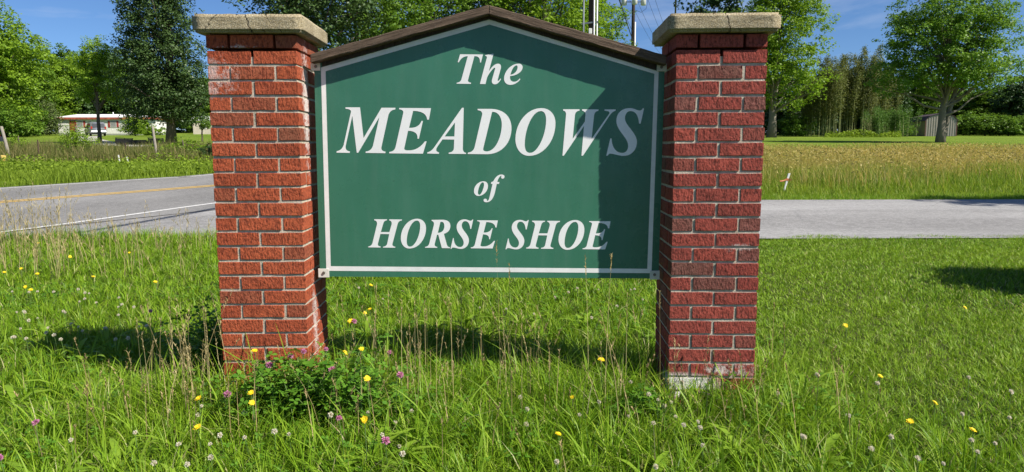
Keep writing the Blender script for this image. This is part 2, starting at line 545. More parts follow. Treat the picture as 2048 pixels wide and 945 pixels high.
L = {}
L['pear'] = leaf_mat('pear_leaves', (0.030, 0.066, 0.020), (0.095, 0.150, 0.044), (0.060, 0.110, 0.030), 0.18, 0.38, 0.25)
L['maple'] = leaf_mat('maple_leaves', (0.065, 0.150, 0.016), (0.180, 0.310, 0.036), None, 0.36, 0.42, 0.25)
L['bright'] = leaf_mat('bright_leaves', (0.095, 0.185, 0.014), (0.245, 0.375, 0.030), None, 0.40, 0.42, 0.3)
L['mid'] = leaf_mat('mid_green_leaves', (0.055, 0.130, 0.013), (0.165, 0.275, 0.030), None, 0.36, 0.42, 0.22)
L['locust'] = leaf_mat('locust_leaves', (0.110, 0.215, 0.016), (0.290, 0.430, 0.040), None, 0.45, 0.45, 0.3)
L['olive'] = leaf_mat('olive_shrub_leaves', (0.060, 0.095, 0.030), (0.150, 0.190, 0.065), None, 0.28, 0.5, 0.4)
L['dark'] = leaf_mat('dark_evergreen_leaves', (0.018, 0.045, 0.012), (0.050, 0.095, 0.024), None, 0.15, 0.45, 0.25)
L['bamboo'] = leaf_mat('bamboo_leaves', (0.075, 0.115, 0.024), (0.215, 0.230, 0.070), (0.18, 0.19, 0.065), 0.34, 0.5, 0.25)
L['bamboo_young'] = leaf_mat('young_bamboo_leaves', (0.050, 0.120, 0.020), (0.125, 0.235, 0.040), None, 0.3, 0.5, 0.4)
M['culm'] = simple('bamboo_culm', (0.24, 0.26, 0.10), 0.55, 0.35, 3)

# ------------------------------------------------------------------ foliage geometry
def leaves_mesh(name, P, size, mat, up=0.45, aspect=0.62, fold=0.25, sun_bias=0.0, outward=None):
    """P (n,3) leaf positions; one folded diamond each"""
    n = len(P)
    nrm = rng.normal(size=(n, 3))
    nrm /= np.linalg.norm(nrm, axis=1)[:, None]
    nrm[:, 2] = np.abs(nrm[:, 2]) + up
    if outward is not None: nrm += outward
    nrm /= np.linalg.norm(nrm, axis=1)[:, None]
    a = np.cross(nrm, rng.normal(size=(n, 3)))
    a /= np.linalg.norm(a, axis=1)[:, None]
    b = np.cross(nrm, a)
    s = (size * rng.uniform(0.65, 1.3, n))[:, None]
    V = np.empty((n, 4, 3))
    V[:, 0] = P - a * s * 0.5
    V[:, 1] = P + b * s * 0.5 * aspect - nrm * s * fold * 0.4
    V[:, 2] = P + a * s * 0.5
    V[:, 3] = P - b * s * 0.5 * aspect - nrm * s * fold * 0.4
    i = np.arange(n)[:, None] * 4
    return np_mesh(name, V.reshape(-1, 3), [i + np.array([0, 1, 2, 3])], mat)

def crown_points(ells, n_clump, n_leaf, rc, shell=0.55, flat=0.6, seed=0, lump=0.25, strat=True):
    """clump centres spread through a union of ellipsoids, leaves round each centre"""
    g = np.random.default_rng(seed)
    vol = np.array([e[3] * e[4] * e[5] for e in ells]) ** 0.75
    pick = g.choice(len(ells), n_clump, p=vol / vol.sum())
    E_ = np.array(ells)[pick]
    d = g.normal(size=(n_clump, 3))
    d /= np.linalg.norm(d, axis=1)[:, None]
    r = 1 - (1 - g.random(n_clump) ** 0.5) * shell * 1.6
    r = np.clip(r, 0.12, 1)
    # uneven outline: low-frequency lumps over the sphere of directions
    k = g.normal(size=(6, 3)) * 2.2
    ph = g.uniform(0, 6.28, 6)
    lumps = np.sin(d @ k.T + ph).mean(1)
    r = r * (1 + lump * lumps * 1.6) * g.uniform(0.9, 1.08, n_clump)
    C = E_[:, :3] + d * r[:, None] * E_[:, 3:6]
    m = g.poisson(n_leaf, n_clump) + 3
    rcs = rc * g.uniform(0.55, 1.35, n_clump)
    idx = np.repeat(np.arange(n_clump), m)
    q = g.normal(size=(len(idx), 3))
    q /= np.linalg.norm(q, axis=1)[:, None]
    q *= (g.random(len(idx)) ** 0.45)[:, None]
    q[:, 2] *= flat
    P = C[idx] + q * rcs[idx][:, None]
    out = q + 0.6 * d[idx]
    return C, P, out

def limbs(mb, base, top, r0, ends, n_limb, seed, low=0.25, n=7, wob=0.15, fork=0):
    """tapered trunk with curved limbs reaching to points inside the crown"""
    g = random.Random(seed)
    base, top = Vector(base), Vector(top)
    H = (top - base).length
    pts, rad = [], []
    for i in range(9):
        t = i / 8
        p = base.lerp(top, t) + Vector((g.uniform(-1, 1), g.uniform(-1, 1), 0)) * wob * (t > 0) * min(1, 3 * t) * r0 * 2.5
        pts.append(p)
        rad.append(r0 * (1.35 if i == 0 else 1) * (1 - t) ** 0.75 + 0.02)
    mb.tube(pts, rad, n)
    ends = list(ends)
    g.shuffle(ends)
    for e in ends[:n_limb]:
        e = Vector(e)
        hz = max(0.0, min(1.0, (e.z - base.z) / H))
        t = max(low, min(0.92, hz * g.uniform(0.45, 0.75)))
        f = t * 8
        i = min(7, int(f))
        s = pts[i].lerp(pts[i + 1], f - i)
        rs = rad[i] * 0.42
        mid = s.lerp(e, 0.5) + Vector((0, 0, (e - s).length * g.uniform(-0.02, 0.14)))
        q = [s, s.lerp(mid, 0.5) + Vector((g.uniform(-1, 1), g.uniform(-1, 1), g.uniform(-1, 1))) * 0.05 * (e - s).length, mid, mid.lerp(e, 0.55) + Vector((g.uniform(-1, 1), g.uniform(-1, 1), g.uniform(-1, 1))) * 0.05 * (e - s).length, e]
        mb.tube(q, [rs, rs * 0.8, rs * 0.55, rs * 0.33, 0.015], 5, False)

def make_tree(name, label, group, base, height, ells, mat, bark, r0, n_clump=420, n_leaf=38, rc=0.7, leaf=0.2, n_limb=26, seed=1, low=0.25, shell=0.55, flat=0.6, lump=0.25, up=0.45, cat='tree', aspect=0.62, fork_trunks=()):
    root = empty(name, base)
    C, P, out = crown_points(ells, n_clump, n_leaf, rc, shell, flat, seed, lump)
    ok = P[:, 2] > 0.15
    P, out = P[ok], out[ok]
    mb = MB()
    limbs(mb, (0, 0, -0.15), (0.02 * height, 0, height * 0.86), r0, [tuple(c) for c in C], n_limb, seed, low)
    for (dx, dy, tx, ty, tz, rr) in fork_trunks:
        limbs(mb, (dx, dy, -0.1), (tx, ty, tz), rr, [tuple(c) for c in C if (c[0] - tx) * tx + (c[1] - ty) * ty > -1], max(5, n_limb // 3), seed + 5, 0.3)
    mb.build('trunk', bark, root)
    link('crown', leaves_mesh('crown', P, leaf, mat, up=up, outward=out * 0.6, aspect=aspect), None, root)
    return tag(root, label, cat, group)

def place(proto, loc, scale, rz, label, group=None):
    o = copy_tree(proto)
    o.location = loc
    o.scale = scale if hasattr(scale, '__len__') else (scale,) * 3
    o.rotation_euler = (0, 0, rz)
    tag(o, label, None, group)
    return o

def blades(P, h, w, bend, segs=3, ang=None, droop=0.25):
    """curved tapering blades of grass"""
    n = len(P)
    if ang is None: ang = rng.uniform(0, 2 * np.pi, n)
    d = np.stack([np.cos(ang), np.sin(ang), np.zeros(n)], 1)
    wa = ang + np.pi / 2 + rng.normal(0, 0.5, n)
    wd = np.stack([np.cos(wa), np.sin(wa), np.zeros(n)], 1)
    rows = []
    for k in range(segs + 1):
        t = k / segs
        c = P + np.array([0, 0, 1.0]) * (h * t * (1 - droop * bend * t))[:, None] + d * (h * bend * t * t)[:, None]
        if k == segs:
            rows.append(c[:, None])
        else:
            ww = (w * 0.5 * (1 - 0.75 * t ** 1.6) * (0.7 + 0.3 * min(1, 4 * t)))[:, None] * wd
            rows.append(np.stack([c - ww, c + ww], 1))
    V = np.concatenate(rows, 1)
    m = V.shape[1]
    i = np.arange(n)[:, None] * m
    quads = [i + np.array([2 * k, 2 * k + 1, 2 * k + 3, 2 * k + 2]) for k in range(segs - 1)]
    tri = i + np.array([2 * segs - 2, 2 * segs - 1, 2 * segs])
    return V.reshape(-1, 3), ([np.concatenate(quads)] if quads else []), tri

def blade_mesh(name, sets, mat):
    Vs, Q, T, off = [], [], [], 0
    for V, q, t in sets:
        Vs.append(V)
        for a in q: Q.append(a + off)
        T.append(t + off)
        off += len(V)
    F_ = ([np.concatenate(Q)] if Q else []) + [np.concatenate(T)]
    return np_mesh(name, np.concatenate(Vs), F_, mat)

def stuff(name, me, label, cat):
    return tag(link(name, me), label, cat, kind='stuff')

# ================================================================== THE SETTING
def grid_axis(segs):
    out = [segs[0][0]]
    for a, b, st in segs:
        n = max(1, int(round((b - a) / st)))
        out += [a + (b - a) * (i + 1) / n for i in range(n)]
    return np.array(out)
gx = grid_axis([(-900, -300, 100), (-300, -80, 20), (-80, -16, 2), (-16, 16, 0.4), (16, 80, 2), (80, 300, 20), (300, 900, 100)])
gy = grid_axis([(-60, -4, 4), (-4, 24, 0.35), (24, 80, 1.4), (80, 200, 8), (200, 400, 40), (400, 1600, 200)])
GX, GY = np.meshgrid(gx, gy)
GV = np.stack([GX, GY, ground(GX, GY)], -1).reshape(-1, 3)
nx, ny = len(gx), len(gy)
ii = (np.arange(ny - 1)[:, None] * nx + np.arange(nx - 1)[None, :]).reshape(-1, 1)
tag(link('ground', np_mesh('ground', GV, [ii + np.array([0, 1, nx + 1, nx])], M['ground'], True)), kind='structure')

def resample(pts, step):
    pts = [Vector((p[0], p[1], 0)) for p in pts]
    # Catmull-Rom through the points
    out = []
    for i in range(len(pts) - 1):
        p0, p1, p2, p3 = pts[max(0, i - 1)], pts[i], pts[i + 1], pts[min(len(pts) - 1, i + 2)]
        n = max(2, int((p2 - p1).length / step))
        for k in range(n):
            t = k / n
            out.append(0.5 * ((2 * p1) + (p2 - p0) * t + (2 * p0 - 5 * p1 + 4 * p2 - p3) * t * t + (3 * p1 - p0 - 3 * p2 + p3) * t ** 3))
    out.append(pts[-1])
    return out

def strip(name, line, o0, o1, z, mat, parent=None, cols=8, step=0.5, kind=True):
    line = resample(line, step) if step else [Vector((p[0], p[1], 0)) for p in line]
    V, n = [], cols + 1
    for i, p in enumerate(line):
        d = (line[min(i + 1, len(line) - 1)] - line[max(0, i - 1)]).normalized()
        nr = Vector((d.y, -d.x, 0))
        for k in range(n):
            q = p + nr * (o0 + (o1 - o0) * k / cols)
            V.append((q.x, q.y, gz(q.x, q.y) + z))
    i = (np.arange(len(line) - 1)[:, None] * n + np.arange(cols)[None, :]).reshape(-1, 1)
    o = link(name, np_mesh(name, V, [i + np.array([0, n, n + 1, 1])], mat, True), None, parent)
    if parent is None and kind: tag(o, kind='structure')
    return o

A_ = on_ground(0, 408); B_ = on_ground(420, 375)
dv = (B_ - A_).normalized()
ROAD = [A_ - dv * 60, A_ - dv * 30, A_ - dv * 12, A_, B_, B_ + dv * 2.5 + Vector((-0.1, 0, 0)), (-4.3, 25), (-3.0, 31), (-2.0, 40), (-0.5, 60), (1, 100), (2, 170), (3, 260)]
main_road = strip('main_road', ROAD, -3.85, 4.6, 0.030, M['road'], cols=16)
strip('yellow_line', ROAD, -0.19, -0.07, 0.036, M['yellow_paint'], main_road, 1)
strip('yellow_line', ROAD, 0.07, 0.19, 0.036, M['yellow_paint'], main_road, 1)
strip('edge_line', ROAD, -3.52, -3.42, 0.036, M['white_paint'], main_road, 1)
W0, W1 = on_ground(60, 462), on_ground(430, 410)
wd_ = (W1 - W0).normalized()
strip('edge_line', [W0 - wd_ * 14, W0 - wd_ * 5, W0, W1, W1 + wd_ * 1.2 + Vector((0.25, 0, 0))], -0.05, 0.06, 0.036, M['white_paint'], main_road, 1)
strip('side_road', [(-9.2, 11.75), (-4, 11.75), (0, 11.75), (6, 11.75), (12, 11.72), (30, 11.5), (70, 10.5)], -2.45, 2.65, 0.020, M['side_road'], cols=12)
dl = at_dist(150, 47)
strip('gravel_driveway', [at_dist(700, 44), at_dist(430, 46), at_dist(300, 49), at_dist(200, 60), at_dist(170, 85), at_dist(190, 98)], -1.3, 1.3, 0.03, M['gravel'], cols=4, step=1.0)
strip('gravel_driveway', [at_dist(440, 40.5), at_dist(330, 40), at_dist(240, 41)], -0.8, 0.8, 0.03, M['gravel'], cols=4, step=1.0)

# ================================================================== BRICK PIERS
C_ = 0.0677
BR = 0.0557
def brick_mesh(lx, ly, seed):
    g = random.Random(seed)
    bm = bmesh.new()
    bmesh.ops.create_cube(bm, size=1.0)
    bmesh.ops.transform(bm, matrix=Matrix.Diagonal((lx, ly, BR, 1)), verts=bm.verts)
    # one extra cut along the length so the arrises wander a little
    ed = [e for e in bm.edges if abs(e.verts[0].co.x - e.verts[1].co.x) > lx * 0.9]
    bmesh.ops.subdivide_edges(bm, edges=ed, cuts=2)
    bmesh.ops.bevel(bm, geom=[e for e in bm.edges if e.calc_face_angle(0) > 0.5], offset=0.0014, segments=1, affect='EDGES')
    for v in bm.verts:
        v.co += Vector((g.uniform(-1, 1), g.uniform(-1, 1), g.uniform(-1, 1))) * 0.0011
    me = bpy.data.meshes.new('brick')
    bm.to_mesh(me); bm.free()
    return me

def make_pier(cfg, mat, capmat, label, seed):
    g = random.Random(seed)
    a = cfg['a']
    cx = cfg['x'] + math.cos(a) * 0.1985 - math.sin(a) * 0.1985
    cy = cfg['y'] + math.sin(a) * 0.1985 + math.cos(a) * 0.1985
    top = cfg['top']
    root = empty('brick_pier', (cx, cy, 0), a)
    tag(root, label, 'pier', 'brick piers carrying the sign')
    n = 25
    stretch = [brick_mesh(0.1905, 0.0925, seed * 20 + k) for k in range(6)]
    closer = [brick_mesh(0.1880, 0.0925, seed * 20 + 10 + k) for k in range(4)]
    for m_ in stretch + closer: m_.materials.append(mat)
    core = MB()
    core.box((0, 0, (top - 0.10) / 2 - 0.05), (0.397 - 0.0108, 0.397 - 0.0108, top + 0.0))
    core.build('mortar', M['mortar'], root)
    for k in range(n):
        zc = top - (k + 0.5) * C_
        lay = [(-0.1017, -0.1522, 0, 0), (0.1017, -0.1522, 0, 0), (-0.1017, 0.1522, math.pi, 0), (0.1017, 0.1522, math.pi, 0), (-0.1522, 0, -math.pi / 2, 1), (0.1522, 0, math.pi / 2, 1)]
        turn = 0 if k % 2 == 1 else math.pi / 2
        for (x, y, rz, kind) in lay:
            c, s = math.cos(turn), math.sin(turn)
            me = (closer if kind else stretch)[g.randrange(4 if kind else 6)]
            o = link('brick', me, None, root)
            o.location = (c * x - s * y + g.uniform(-1, 1) * 0.0012, s * x + c * y + g.uniform(-1, 1) * 0.0012, zc + g.uniform(-1, 1) * 0.0012)
            o.rotation_euler = (g.uniform(-1, 1) * 0.006, g.uniform(-1, 1) * 0.004, rz + turn + g.uniform(-1, 1) * 0.006)
    # the cast concrete cap, chipped along its edges
    bm = bmesh.new()
    bmesh.ops.create_cube(bm, size=1.0)
    bmesh.ops.transform(bm, matrix=Matrix.Diagonal((0.481, 0.481, 0.078, 1)), verts=bm.verts)
    bmesh.ops.bevel(bm, geom=[e for e in bm.edges], offset=0.011, segments=2, affect='EDGES')
    bmesh.ops.subdivide_edges(bm, edges=[e for e in bm.edges if e.calc_length() > 0.03], cuts=14, use_grid_fill=True)
    bmesh.ops.triangulate(bm, faces=[f for f in bm.faces if len(f.verts) > 4])
    from mathutils import noise as mn
    for v in bm.verts:
        p = v.co * 22 + Vector((seed * 3.1, 0, 0))
        v.co += v.normal * 0.0022 * mn.noise(p) + v.normal * 0.0015 * mn.noise(p * 4)
    for f in bm.faces: f.smooth = True
    me = bpy.data.meshes.new('cap')
    bm.to_mesh(me); bm.free()
    cap = link('cap', me, capmat, root)
    cap.location = (0, 0, top + 0.039 + 0.0005)
    return root

pier_l = make_pier(PL, M['brick_left'], M['cap_left'], 'orange-red brick pier at the left end of the green sign, concrete cap', 1)
pier_r = make_pier(PR, M['brick_right'], M['cap_right'], 'dark red brick pier with whitened bottom bricks at right end of the sign', 2)

# ================================================================== THE SIGN
SY = 3.380
sign = empty('entrance_sign', (-0.11, SY, 0.70))
tag(sign, 'green gabled entrance sign board with white lettering hung between two brick piers', 'sign')
SO = Vector(sign.location)
def sp(px, py, y=SY):
    p = on_y(px, py, y) - SO
    return (p.x, p.z)

outline = [(640, 553.5), (1317, 557.5), (1329.5, 134), (977.5, 31), (628, 130)]
mb = MB()
mb.prism([sp(*p) for p in outline], 0.0, 0.013)
panel = mb.build('panel', M['panel'], sign)
# thin aluminium edge trim is the same green: the white line runs inside it
outer = [(652.8, 542.0), (1303.0, 546.8), (1317.2, 143.4), (978.4, 39.6), (641.8, 135.6)]
inner = [(661.6, 532.8), (1294.5, 538.0), (1308.8, 148.2), (979.0, 49.6), (651.2, 143.0)]
for i in range(5):
    j = (i + 1) % 5
    q = [sp(*outer[i]), sp(*outer[j]), sp(*inner[j]), sp(*inner[i])]
    m_ = MB()
    m_.poly([(x, -0.0007, z) for x, z in q])
    m_.build('border_line', M['border'], panel)

# ---- lettering: outlines in zoomed photograph coordinates (origin x, origin y, scale)
def path(s):
    """tiny path language: numbers, with q (quadratic) and c (cubic) prefixes"""
    tok = s.replace(',', ' ').split()
    pts, i, cur = [], 0, None
    while i < len(tok):
        if tok[i] == 'q':
            a = [float(v) for v in tok[i + 1:i + 5]]; i += 5
            for k in range(1, 7):
                t = k / 6
                pts.append(((1 - t) ** 2 * cur[0] + 2 * t * (1 - t) * a[0] + t * t * a[2], (1 - t) ** 2 * cur[1] + 2 * t * (1 - t) * a[1] + t * t * a[3]))
            cur = pts[-1]
        elif tok[i] == 'c':
            a = [float(v) for v in tok[i + 1:i + 7]]; i += 7
            for k in range(1, 13):
                t = k / 12; u = 1 - t
                pts.append(tuple(u ** 3 * cur[d] + 3 * u * u * t * a[d] + 3 * u * t * t * a[2 + d] + t ** 3 * a[4 + d] for d in (0, 1)))
            cur = pts[-1]
        else:
            cur = (float(tok[i]), float(tok[i + 1])); i += 2
            pts.append(cur)
    return pts
Z1, Z2, Z3, Z5, Z6 = (660, 200, 6.4), (980, 200, 6.4), (730, 430, 7.877), (900, 95, 10.5), (930, 340, 11.81)
GL = {
 'M': (Z1, ['198,97 385,97 430,490 660,102 838,103 836,124 q 775,128 750,190 660,600 q 645,655 712,665 708,684 455,680 458,662 q 525,660 550,590 632,222 362,678 343,678 286,205 200,595 q 195,655 257,662 253,680 83,677 87,658 q 150,650 175,580 270,150 q 265,118 200,116']),
 'E': (Z1, ['886,105 1293,108 1266,256 1244,254 q 1235,145 1065,142 1012,360 q 1140,365 1172,270 1190,272 1138,500 1120,498 q 1130,400 1000,397 950,625 q 950,650 1010,648 q 1130,650 1215,533 1237,533 1190,690 757,686 760,667 q 820,665 838,610 938,170 q 945,128 884,122']),
 'A': (Z1, ['1712,103 1700,630 q 1705,675 1742,680 1740,694 1518,692 1522,676 q 1580,672 1586,620 1590,510 1440,508 1375,600 q 1335,660 1396,674 1394,692 1243,688 1248,672 q 1290,665 1330,615 1690,103', '1600,290 1467,470 1592,470']),
 'D': (Z1, ['1888,117 2060,117 c 2230,120 2330,220 2323,385 c 2310,580 2180,690 2020,697 1762,694 1766,676 q 1830,672 1850,610 1948,190 q 1955,140 1892,134', '2075,155 1962,620 q 1950,660 2010,662 c 2120,655 2195,480 2199,320 c 2200,220 2150,150 2075,155']),
 'O': (Z2, ['655,107 c 770,107 838,190 838,300 c 838,520 690,718 500,718 c 390,718 325,620 325,505 c 325,290 480,107 655,107', '650,145 c 695,145 718,185 718,260 c 718,450 610,680 515,680 c 465,680 445,640 445,570 c 445,380 540,145 650,145']),
 'W': (Z2, ['935,122 1146,122 1144,140 q 1092,145 1087,200 1058,500 1213,280 1222,190 q 1222,148 1180,140 1178,122 1390,124 1386,143 q 1340,148 1332,200 1300,500 1525,180 q 1545,145 1468,140 1466,124 1610,124 1606,142 q 1570,148 1535,195 1190,716 1170,716 1203,335 945,716 927,716 973,190 q 975,145 938,140']),
 'S': (Z2, ['1972,110 1928,305 1907,305 c 1900,200 1860,145 1800,145 c 1755,145 1727,185 1727,240 c 1727,330 1880,420 1880,540 c 1880,640 1810,718 1710,718 c 1640,718 1590,690 1540,690 c 1520,690 1515,705 1505,716 1487,716 1540,495 1556,495 c 1560,620 1620,680 1690,680 c 1740,680 1768,640 1768,590 c 1768,480 1617,400 1617,270 c 1617,170 1690,107 1785,107 c 1850,107 1880,137 1915,137 c 1935,137 1945,125 1955,110']),
 'H': (Z3, ['145,70 348,72 346,87 q 298,92 288,140 250,272 385,272 420,150 q 428,98 382,88 384,72 583,74 580,90 q 528,95 515,145 432,460 q 425,495 480,505 476,519 283,517 286,503 q 340,498 350,455 382,305 243,303 203,460 q 198,495 248,500 244,516 50,513 54,499 q 105,492 118,445 190,150 q 195,95 148,88']),
 'R': (Z3, ['1050,80 1220,78 c 1310,80 1347,120 1345,180 c 1343,245 1300,285 1243,300 1290,470 q 1300,508 1340,512 1335,527 1210,524 1155,315 1135,315 1098,460 q 1092,500 1140,507 1136,521 945,519 948,505 q 1000,500 1012,455 1085,160 q 1095,105 1050,97', '1188,112 q 1250,100 1250,180 c 1250,240 1215,285 1148,284']),
 'T': (Z5, ['212,148 693,152 650,322 628,318 c 635,230 600,185 512,188 378,690 q 372,738 442,745 440,770 138,766 142,745 q 215,738 238,680 374,188 c 290,190 230,230 185,318 162,314']),
 'h': (Z5, ['740,165 915,135 815,510 c 880,400 950,345 1010,345 c 1060,345 1080,390 1068,445 1000,690 c 1000,720 1020,715 1062,655 1072,668 c 1020,760 980,780 935,778 c 885,775 870,730 882,680 948,450 c 955,425 930,425 905,450 c 850,510 795,590 778,640 745,773 628,771 770,235 q 790,190 740,182']),
 'e': (Z5, ['1262,605 c 1400,600 1525,510 1525,420 c 1525,375 1490,345 1440,345 c 1280,345 1135,510 1135,660 c 1135,740 1190,790 1270,790 c 1350,790 1430,740 1477,672 1465,655 c 1420,710 1385,725 1345,725 c 1285,725 1250,680 1262,605', '1268,578 c 1290,490 1340,382 1395,382 c 1425,382 1422,430 1412,460 c 1390,530 1330,570 1268,578']),
 'o': (Z6, ['435,272 c 510,272 543,320 543,385 c 543,510 430,618 315,618 c 250,618 212,565 212,500 c 212,380 320,272 435,272', '415,297 c 445,297 455,330 448,370 c 435,460 380,592 340,592 c 310,592 300,550 308,510 c 320,420 370,297 415,297']),
 'f': (Z6, ['612,335 620,290 q 650,288 670,268 c 710,190 770,112 860,112 c 910,112 937,140 933,165 c 930,200 905,213 885,210 c 855,205 845,180 860,155 q 870,140 850,142 c 805,170 780,220 762,288 815,290 800,335 750,335 710,520 c 680,660 610,768 510,768 c 460,768 435,745 438,715 c 442,690 465,682 485,684 c 515,688 525,710 518,740 c 560,730 570,690 580,640 650,335']),
}
def glyph(ch, bbox=None):
    (ox, oy, sc), loops = GL[ch]
    L_ = [[(ox + x / sc, oy + y / sc) for x, y in path(s)] for s in loops]
    if bbox:
        xs = [p[0] for p in L_[0]]; ys = [p[1] for p in L_[0]]
        a, b, c, d = min(xs), max(xs), min(ys), max(ys)
        L_ = [[(bbox[0] + (x - a) / (b - a) * (bbox[2] - bbox[0]), bbox[1] + (y - c) / (d - c) * (bbox[3] - bbox[1])) for x, y in lp] for lp in L_]
    return L_
def letter(ch, word, bbox=None):
    cu = bpy.data.curves.new('letter', 'CURVE')
    cu.dimensions = '2D'
    cu.fill_mode = 'BOTH'
    for lp in glyph(ch, bbox):
        s = cu.splines.new('POLY')
        s.points.add(len(lp) - 1)
        for k, p in enumerate(lp):
            x, z = sp(*p)
            s.points[k].co = (x, z, 0, 1)
        s.use_cyclic_u = True
    tmp = bpy.data.objects.new('tmp', cu)
    me = bpy.data.meshes.new_from_object(tmp)
    bpy.data.objects.remove(tmp)
    co = np.empty(len(me.vertices) * 3); me.vertices.foreach_get('co', co)
    co = co.reshape(-1, 3)
    co = np.stack([co[:, 0], np.full(len(co), -0.0009), co[:, 1]], 1)
    me.vertices.foreach_set('co', co.ravel())
    me.materials.clear()
    me.materials.append(M['letter'])
    me.update()
    o = link('letter', me, None, panel)
    o['label'] = 'white italic letter %s of the word %s' % (ch, word)
for ch in 'The': letter(ch, 'The')
for ch in 'MEADOWS': letter(ch, 'MEADOWS')
for ch in 'of': letter(ch, 'of')
letter('H', 'HORSE'); letter('R', 'HORSE')
letter('O', 'HORSE', (801.7, 437.9, 852.1, 497.5))
letter('S', 'HORSE', (901.0, 439.1, 946.5, 498.2))
letter('E', 'HORSE', (941.4, 441.0, 995.7, 497.4))
letter('S', 'SHOE', (1010.9, 440.2, 1057.5, 499.2))
letter('H', 'SHOE', (1052.0, 441.8, 1120.1, 498.2))
letter('O', 'SHOE', (1117.0, 440.5, 1168.7, 500.1))
letter('E', 'SHOE', (1164.9, 442.7, 1221.1, 499.2))

# ---- gabled wooden cap boards over the panel
RY = 3.314
def rp(px, py):
    p = on_y(px, py, RY)
    return Vector((p.x, 0, p.z)) - Vector((SO.x, 0, SO.z))
def board(pts, name='roof_board'):
    p = [rp(*q) for q in pts]
    d = (p[1] - p[0]).normalized()
    mid = (p[0] + p[1]) / 2
    ang = math.atan2(-d.z, d.x) if d.x > 0 else math.atan2(d.z, -d.x)
    rot = Matrix.Rotation(ang, 3, 'Y')
    inv = rot.inverted()
    loc = [inv @ (q - mid) for q in p]
    m_ = MB()
    m_.prism([(v.x, v.z) for v in loc], 0, 0.175)
    bmesh.ops.bevel(m_.bm, geom=[e for e in m_.bm.edges], offset=0.003, segments=1, affect='EDGES')
    bmesh.ops.subdivide_edges(m_.bm, edges=[e for e in m_.bm.edges if e.calc_length() > 0.3], cuts=16, use_grid_fill=True)
    g = random.Random(3)
    for v in m_.bm.verts:
        v.co += Vector((0, g.uniform(-1, 1) * 0.0015, g.uniform(-1, 1) * 0.0015))
    o = m_.build(name, M['roof_wood'], sign)
    o.location = (mid.x, RY - SY, mid.z)
    o.rotation_euler = (0, ang, 0)
    return o
board([(620.5, 126.2), (977.2, 28.3), (977.2, 10.2), (620.5, 108.5)])
board([(978.0, 28.3), (1333, 130.5), (1333, 111.0), (978.0, 10.2)])

for pts in ([(646, 133.6), (977.6, 38.8), (977.6, 20), (646, 116)], [(978.4, 38.8), (1311, 140.8), (1311, 120), (978.4, 20)]):  # dark strips added to stand for the black shade under the roof boards
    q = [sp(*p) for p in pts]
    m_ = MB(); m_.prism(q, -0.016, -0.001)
    m_.build('shade_strip', M['pole_wood'], sign)
# ---- corner brackets with their screws
for (x0, y0, x1, y1, side) in [(622, 127, 641, 142, -1), (1313, 128, 1333, 143.5, 1), (637.5, 537.5, 658.5, 555, -1), (1299, 541.5, 1319, 559, 1)]:
    a = sp(x0, y1); b = sp(x1, y0)
    m_ = MB()
    cx_, cz_ = (a[0] + b[0]) / 2, (a[1] + b[1]) / 2
    w_, h_ = b[0] - a[0], b[1] - a[1]
    m_.box((cx_, -0.005, cz_), (w_, 0.003, h_), None, 0.001)
    m_.box((cx_ + side * (w_ / 2 - 0.0015), 0.018, cz_), (0.003, 0.045, h_), None, 0.001)
    br = m_.build('bracket', M['bracket'], sign)
    s_ = MB()
    s_.tube([(cx_ - side * 0.001, -0.0066, cz_ + 0.002), (cx_ - side * 0.001, -0.0115, cz_ + 0.002)], [0.0075, 0.0062], 10)
    s_.build('screw', M['screw'], br)

# ================================================================== TREES
def px_m(y): return y / F
# --- the two big park trees
b = at_dist(343, 58)
make_tree('pear_tree', 'dense dark green oval tree left of the orange-red brick pier', None, b, 13.4,
    [(-0.75, 0, 5.6, 3.55, 3.4, 4.4), (-0.6, 0, 9.4, 2.9, 2.9, 3.9), (-0.2, 0, 12.0, 1.9, 1.9, 2.4), (0.9, 0, 4.0, 2.4, 2.6, 2.6)], L['pear'], M['bark'], 0.36, 1150, 42, 0.70, 0.19, 40, 3, 0.15, 0.5, 0.7, 0.2)
b = at_dist(1880, 63)
make_tree('maple_tree', 'broad spreading maple with forked trunk in front of the grey shed', None, b, 14.0,
    [(-0.2, 0, 8.2, 5.6, 5.4, 4.2), (0.2, 0, 10.9, 4.9, 4.6, 3.6), (-4.2, 0.3, 5.6, 2.3, 2.6, 1.6), (4.2, -0.3, 5.9, 2.7, 2.6, 1.5), (0.4, -2.5, 6.0, 3.2, 2.4, 1.5), (3.4, 0.5, 9.2, 2.9, 2.6, 2.6), (-3.0, 0, 9.0, 2.6, 2.5, 2.4)],
    L['maple'], M['bark_grey'], 0.33, 1000, 44, 0.70, 0.21, 60, 8, 0.18, 0.5, 0.55, 0.16, fork_trunks=[(0.16, 0.1, 2.4, 0.4, 10.5, 0.22)])
b = at_dist(1542, 92)
make_tree('roadside_tree', 'bright green tall tree rising behind the dark red brick pier', None, b, 20.5,
    [(0.2, 0, 8.5, 6.0, 6.0, 5.0), (0.3, 0, 13.8, 6.4, 6.2, 5.6), (1.2, 0, 18.0, 4.6, 4.6, 3.6), (-4.5, 0, 11.5, 4.2, 4.0, 5.0)], L['bright'], M['bark_grey'], 0.5, 1100, 34, 0.95, 0.30, 40, 21, 0.16, 0.5, 0.6, 0.3)
b = at_dist(200, 60)
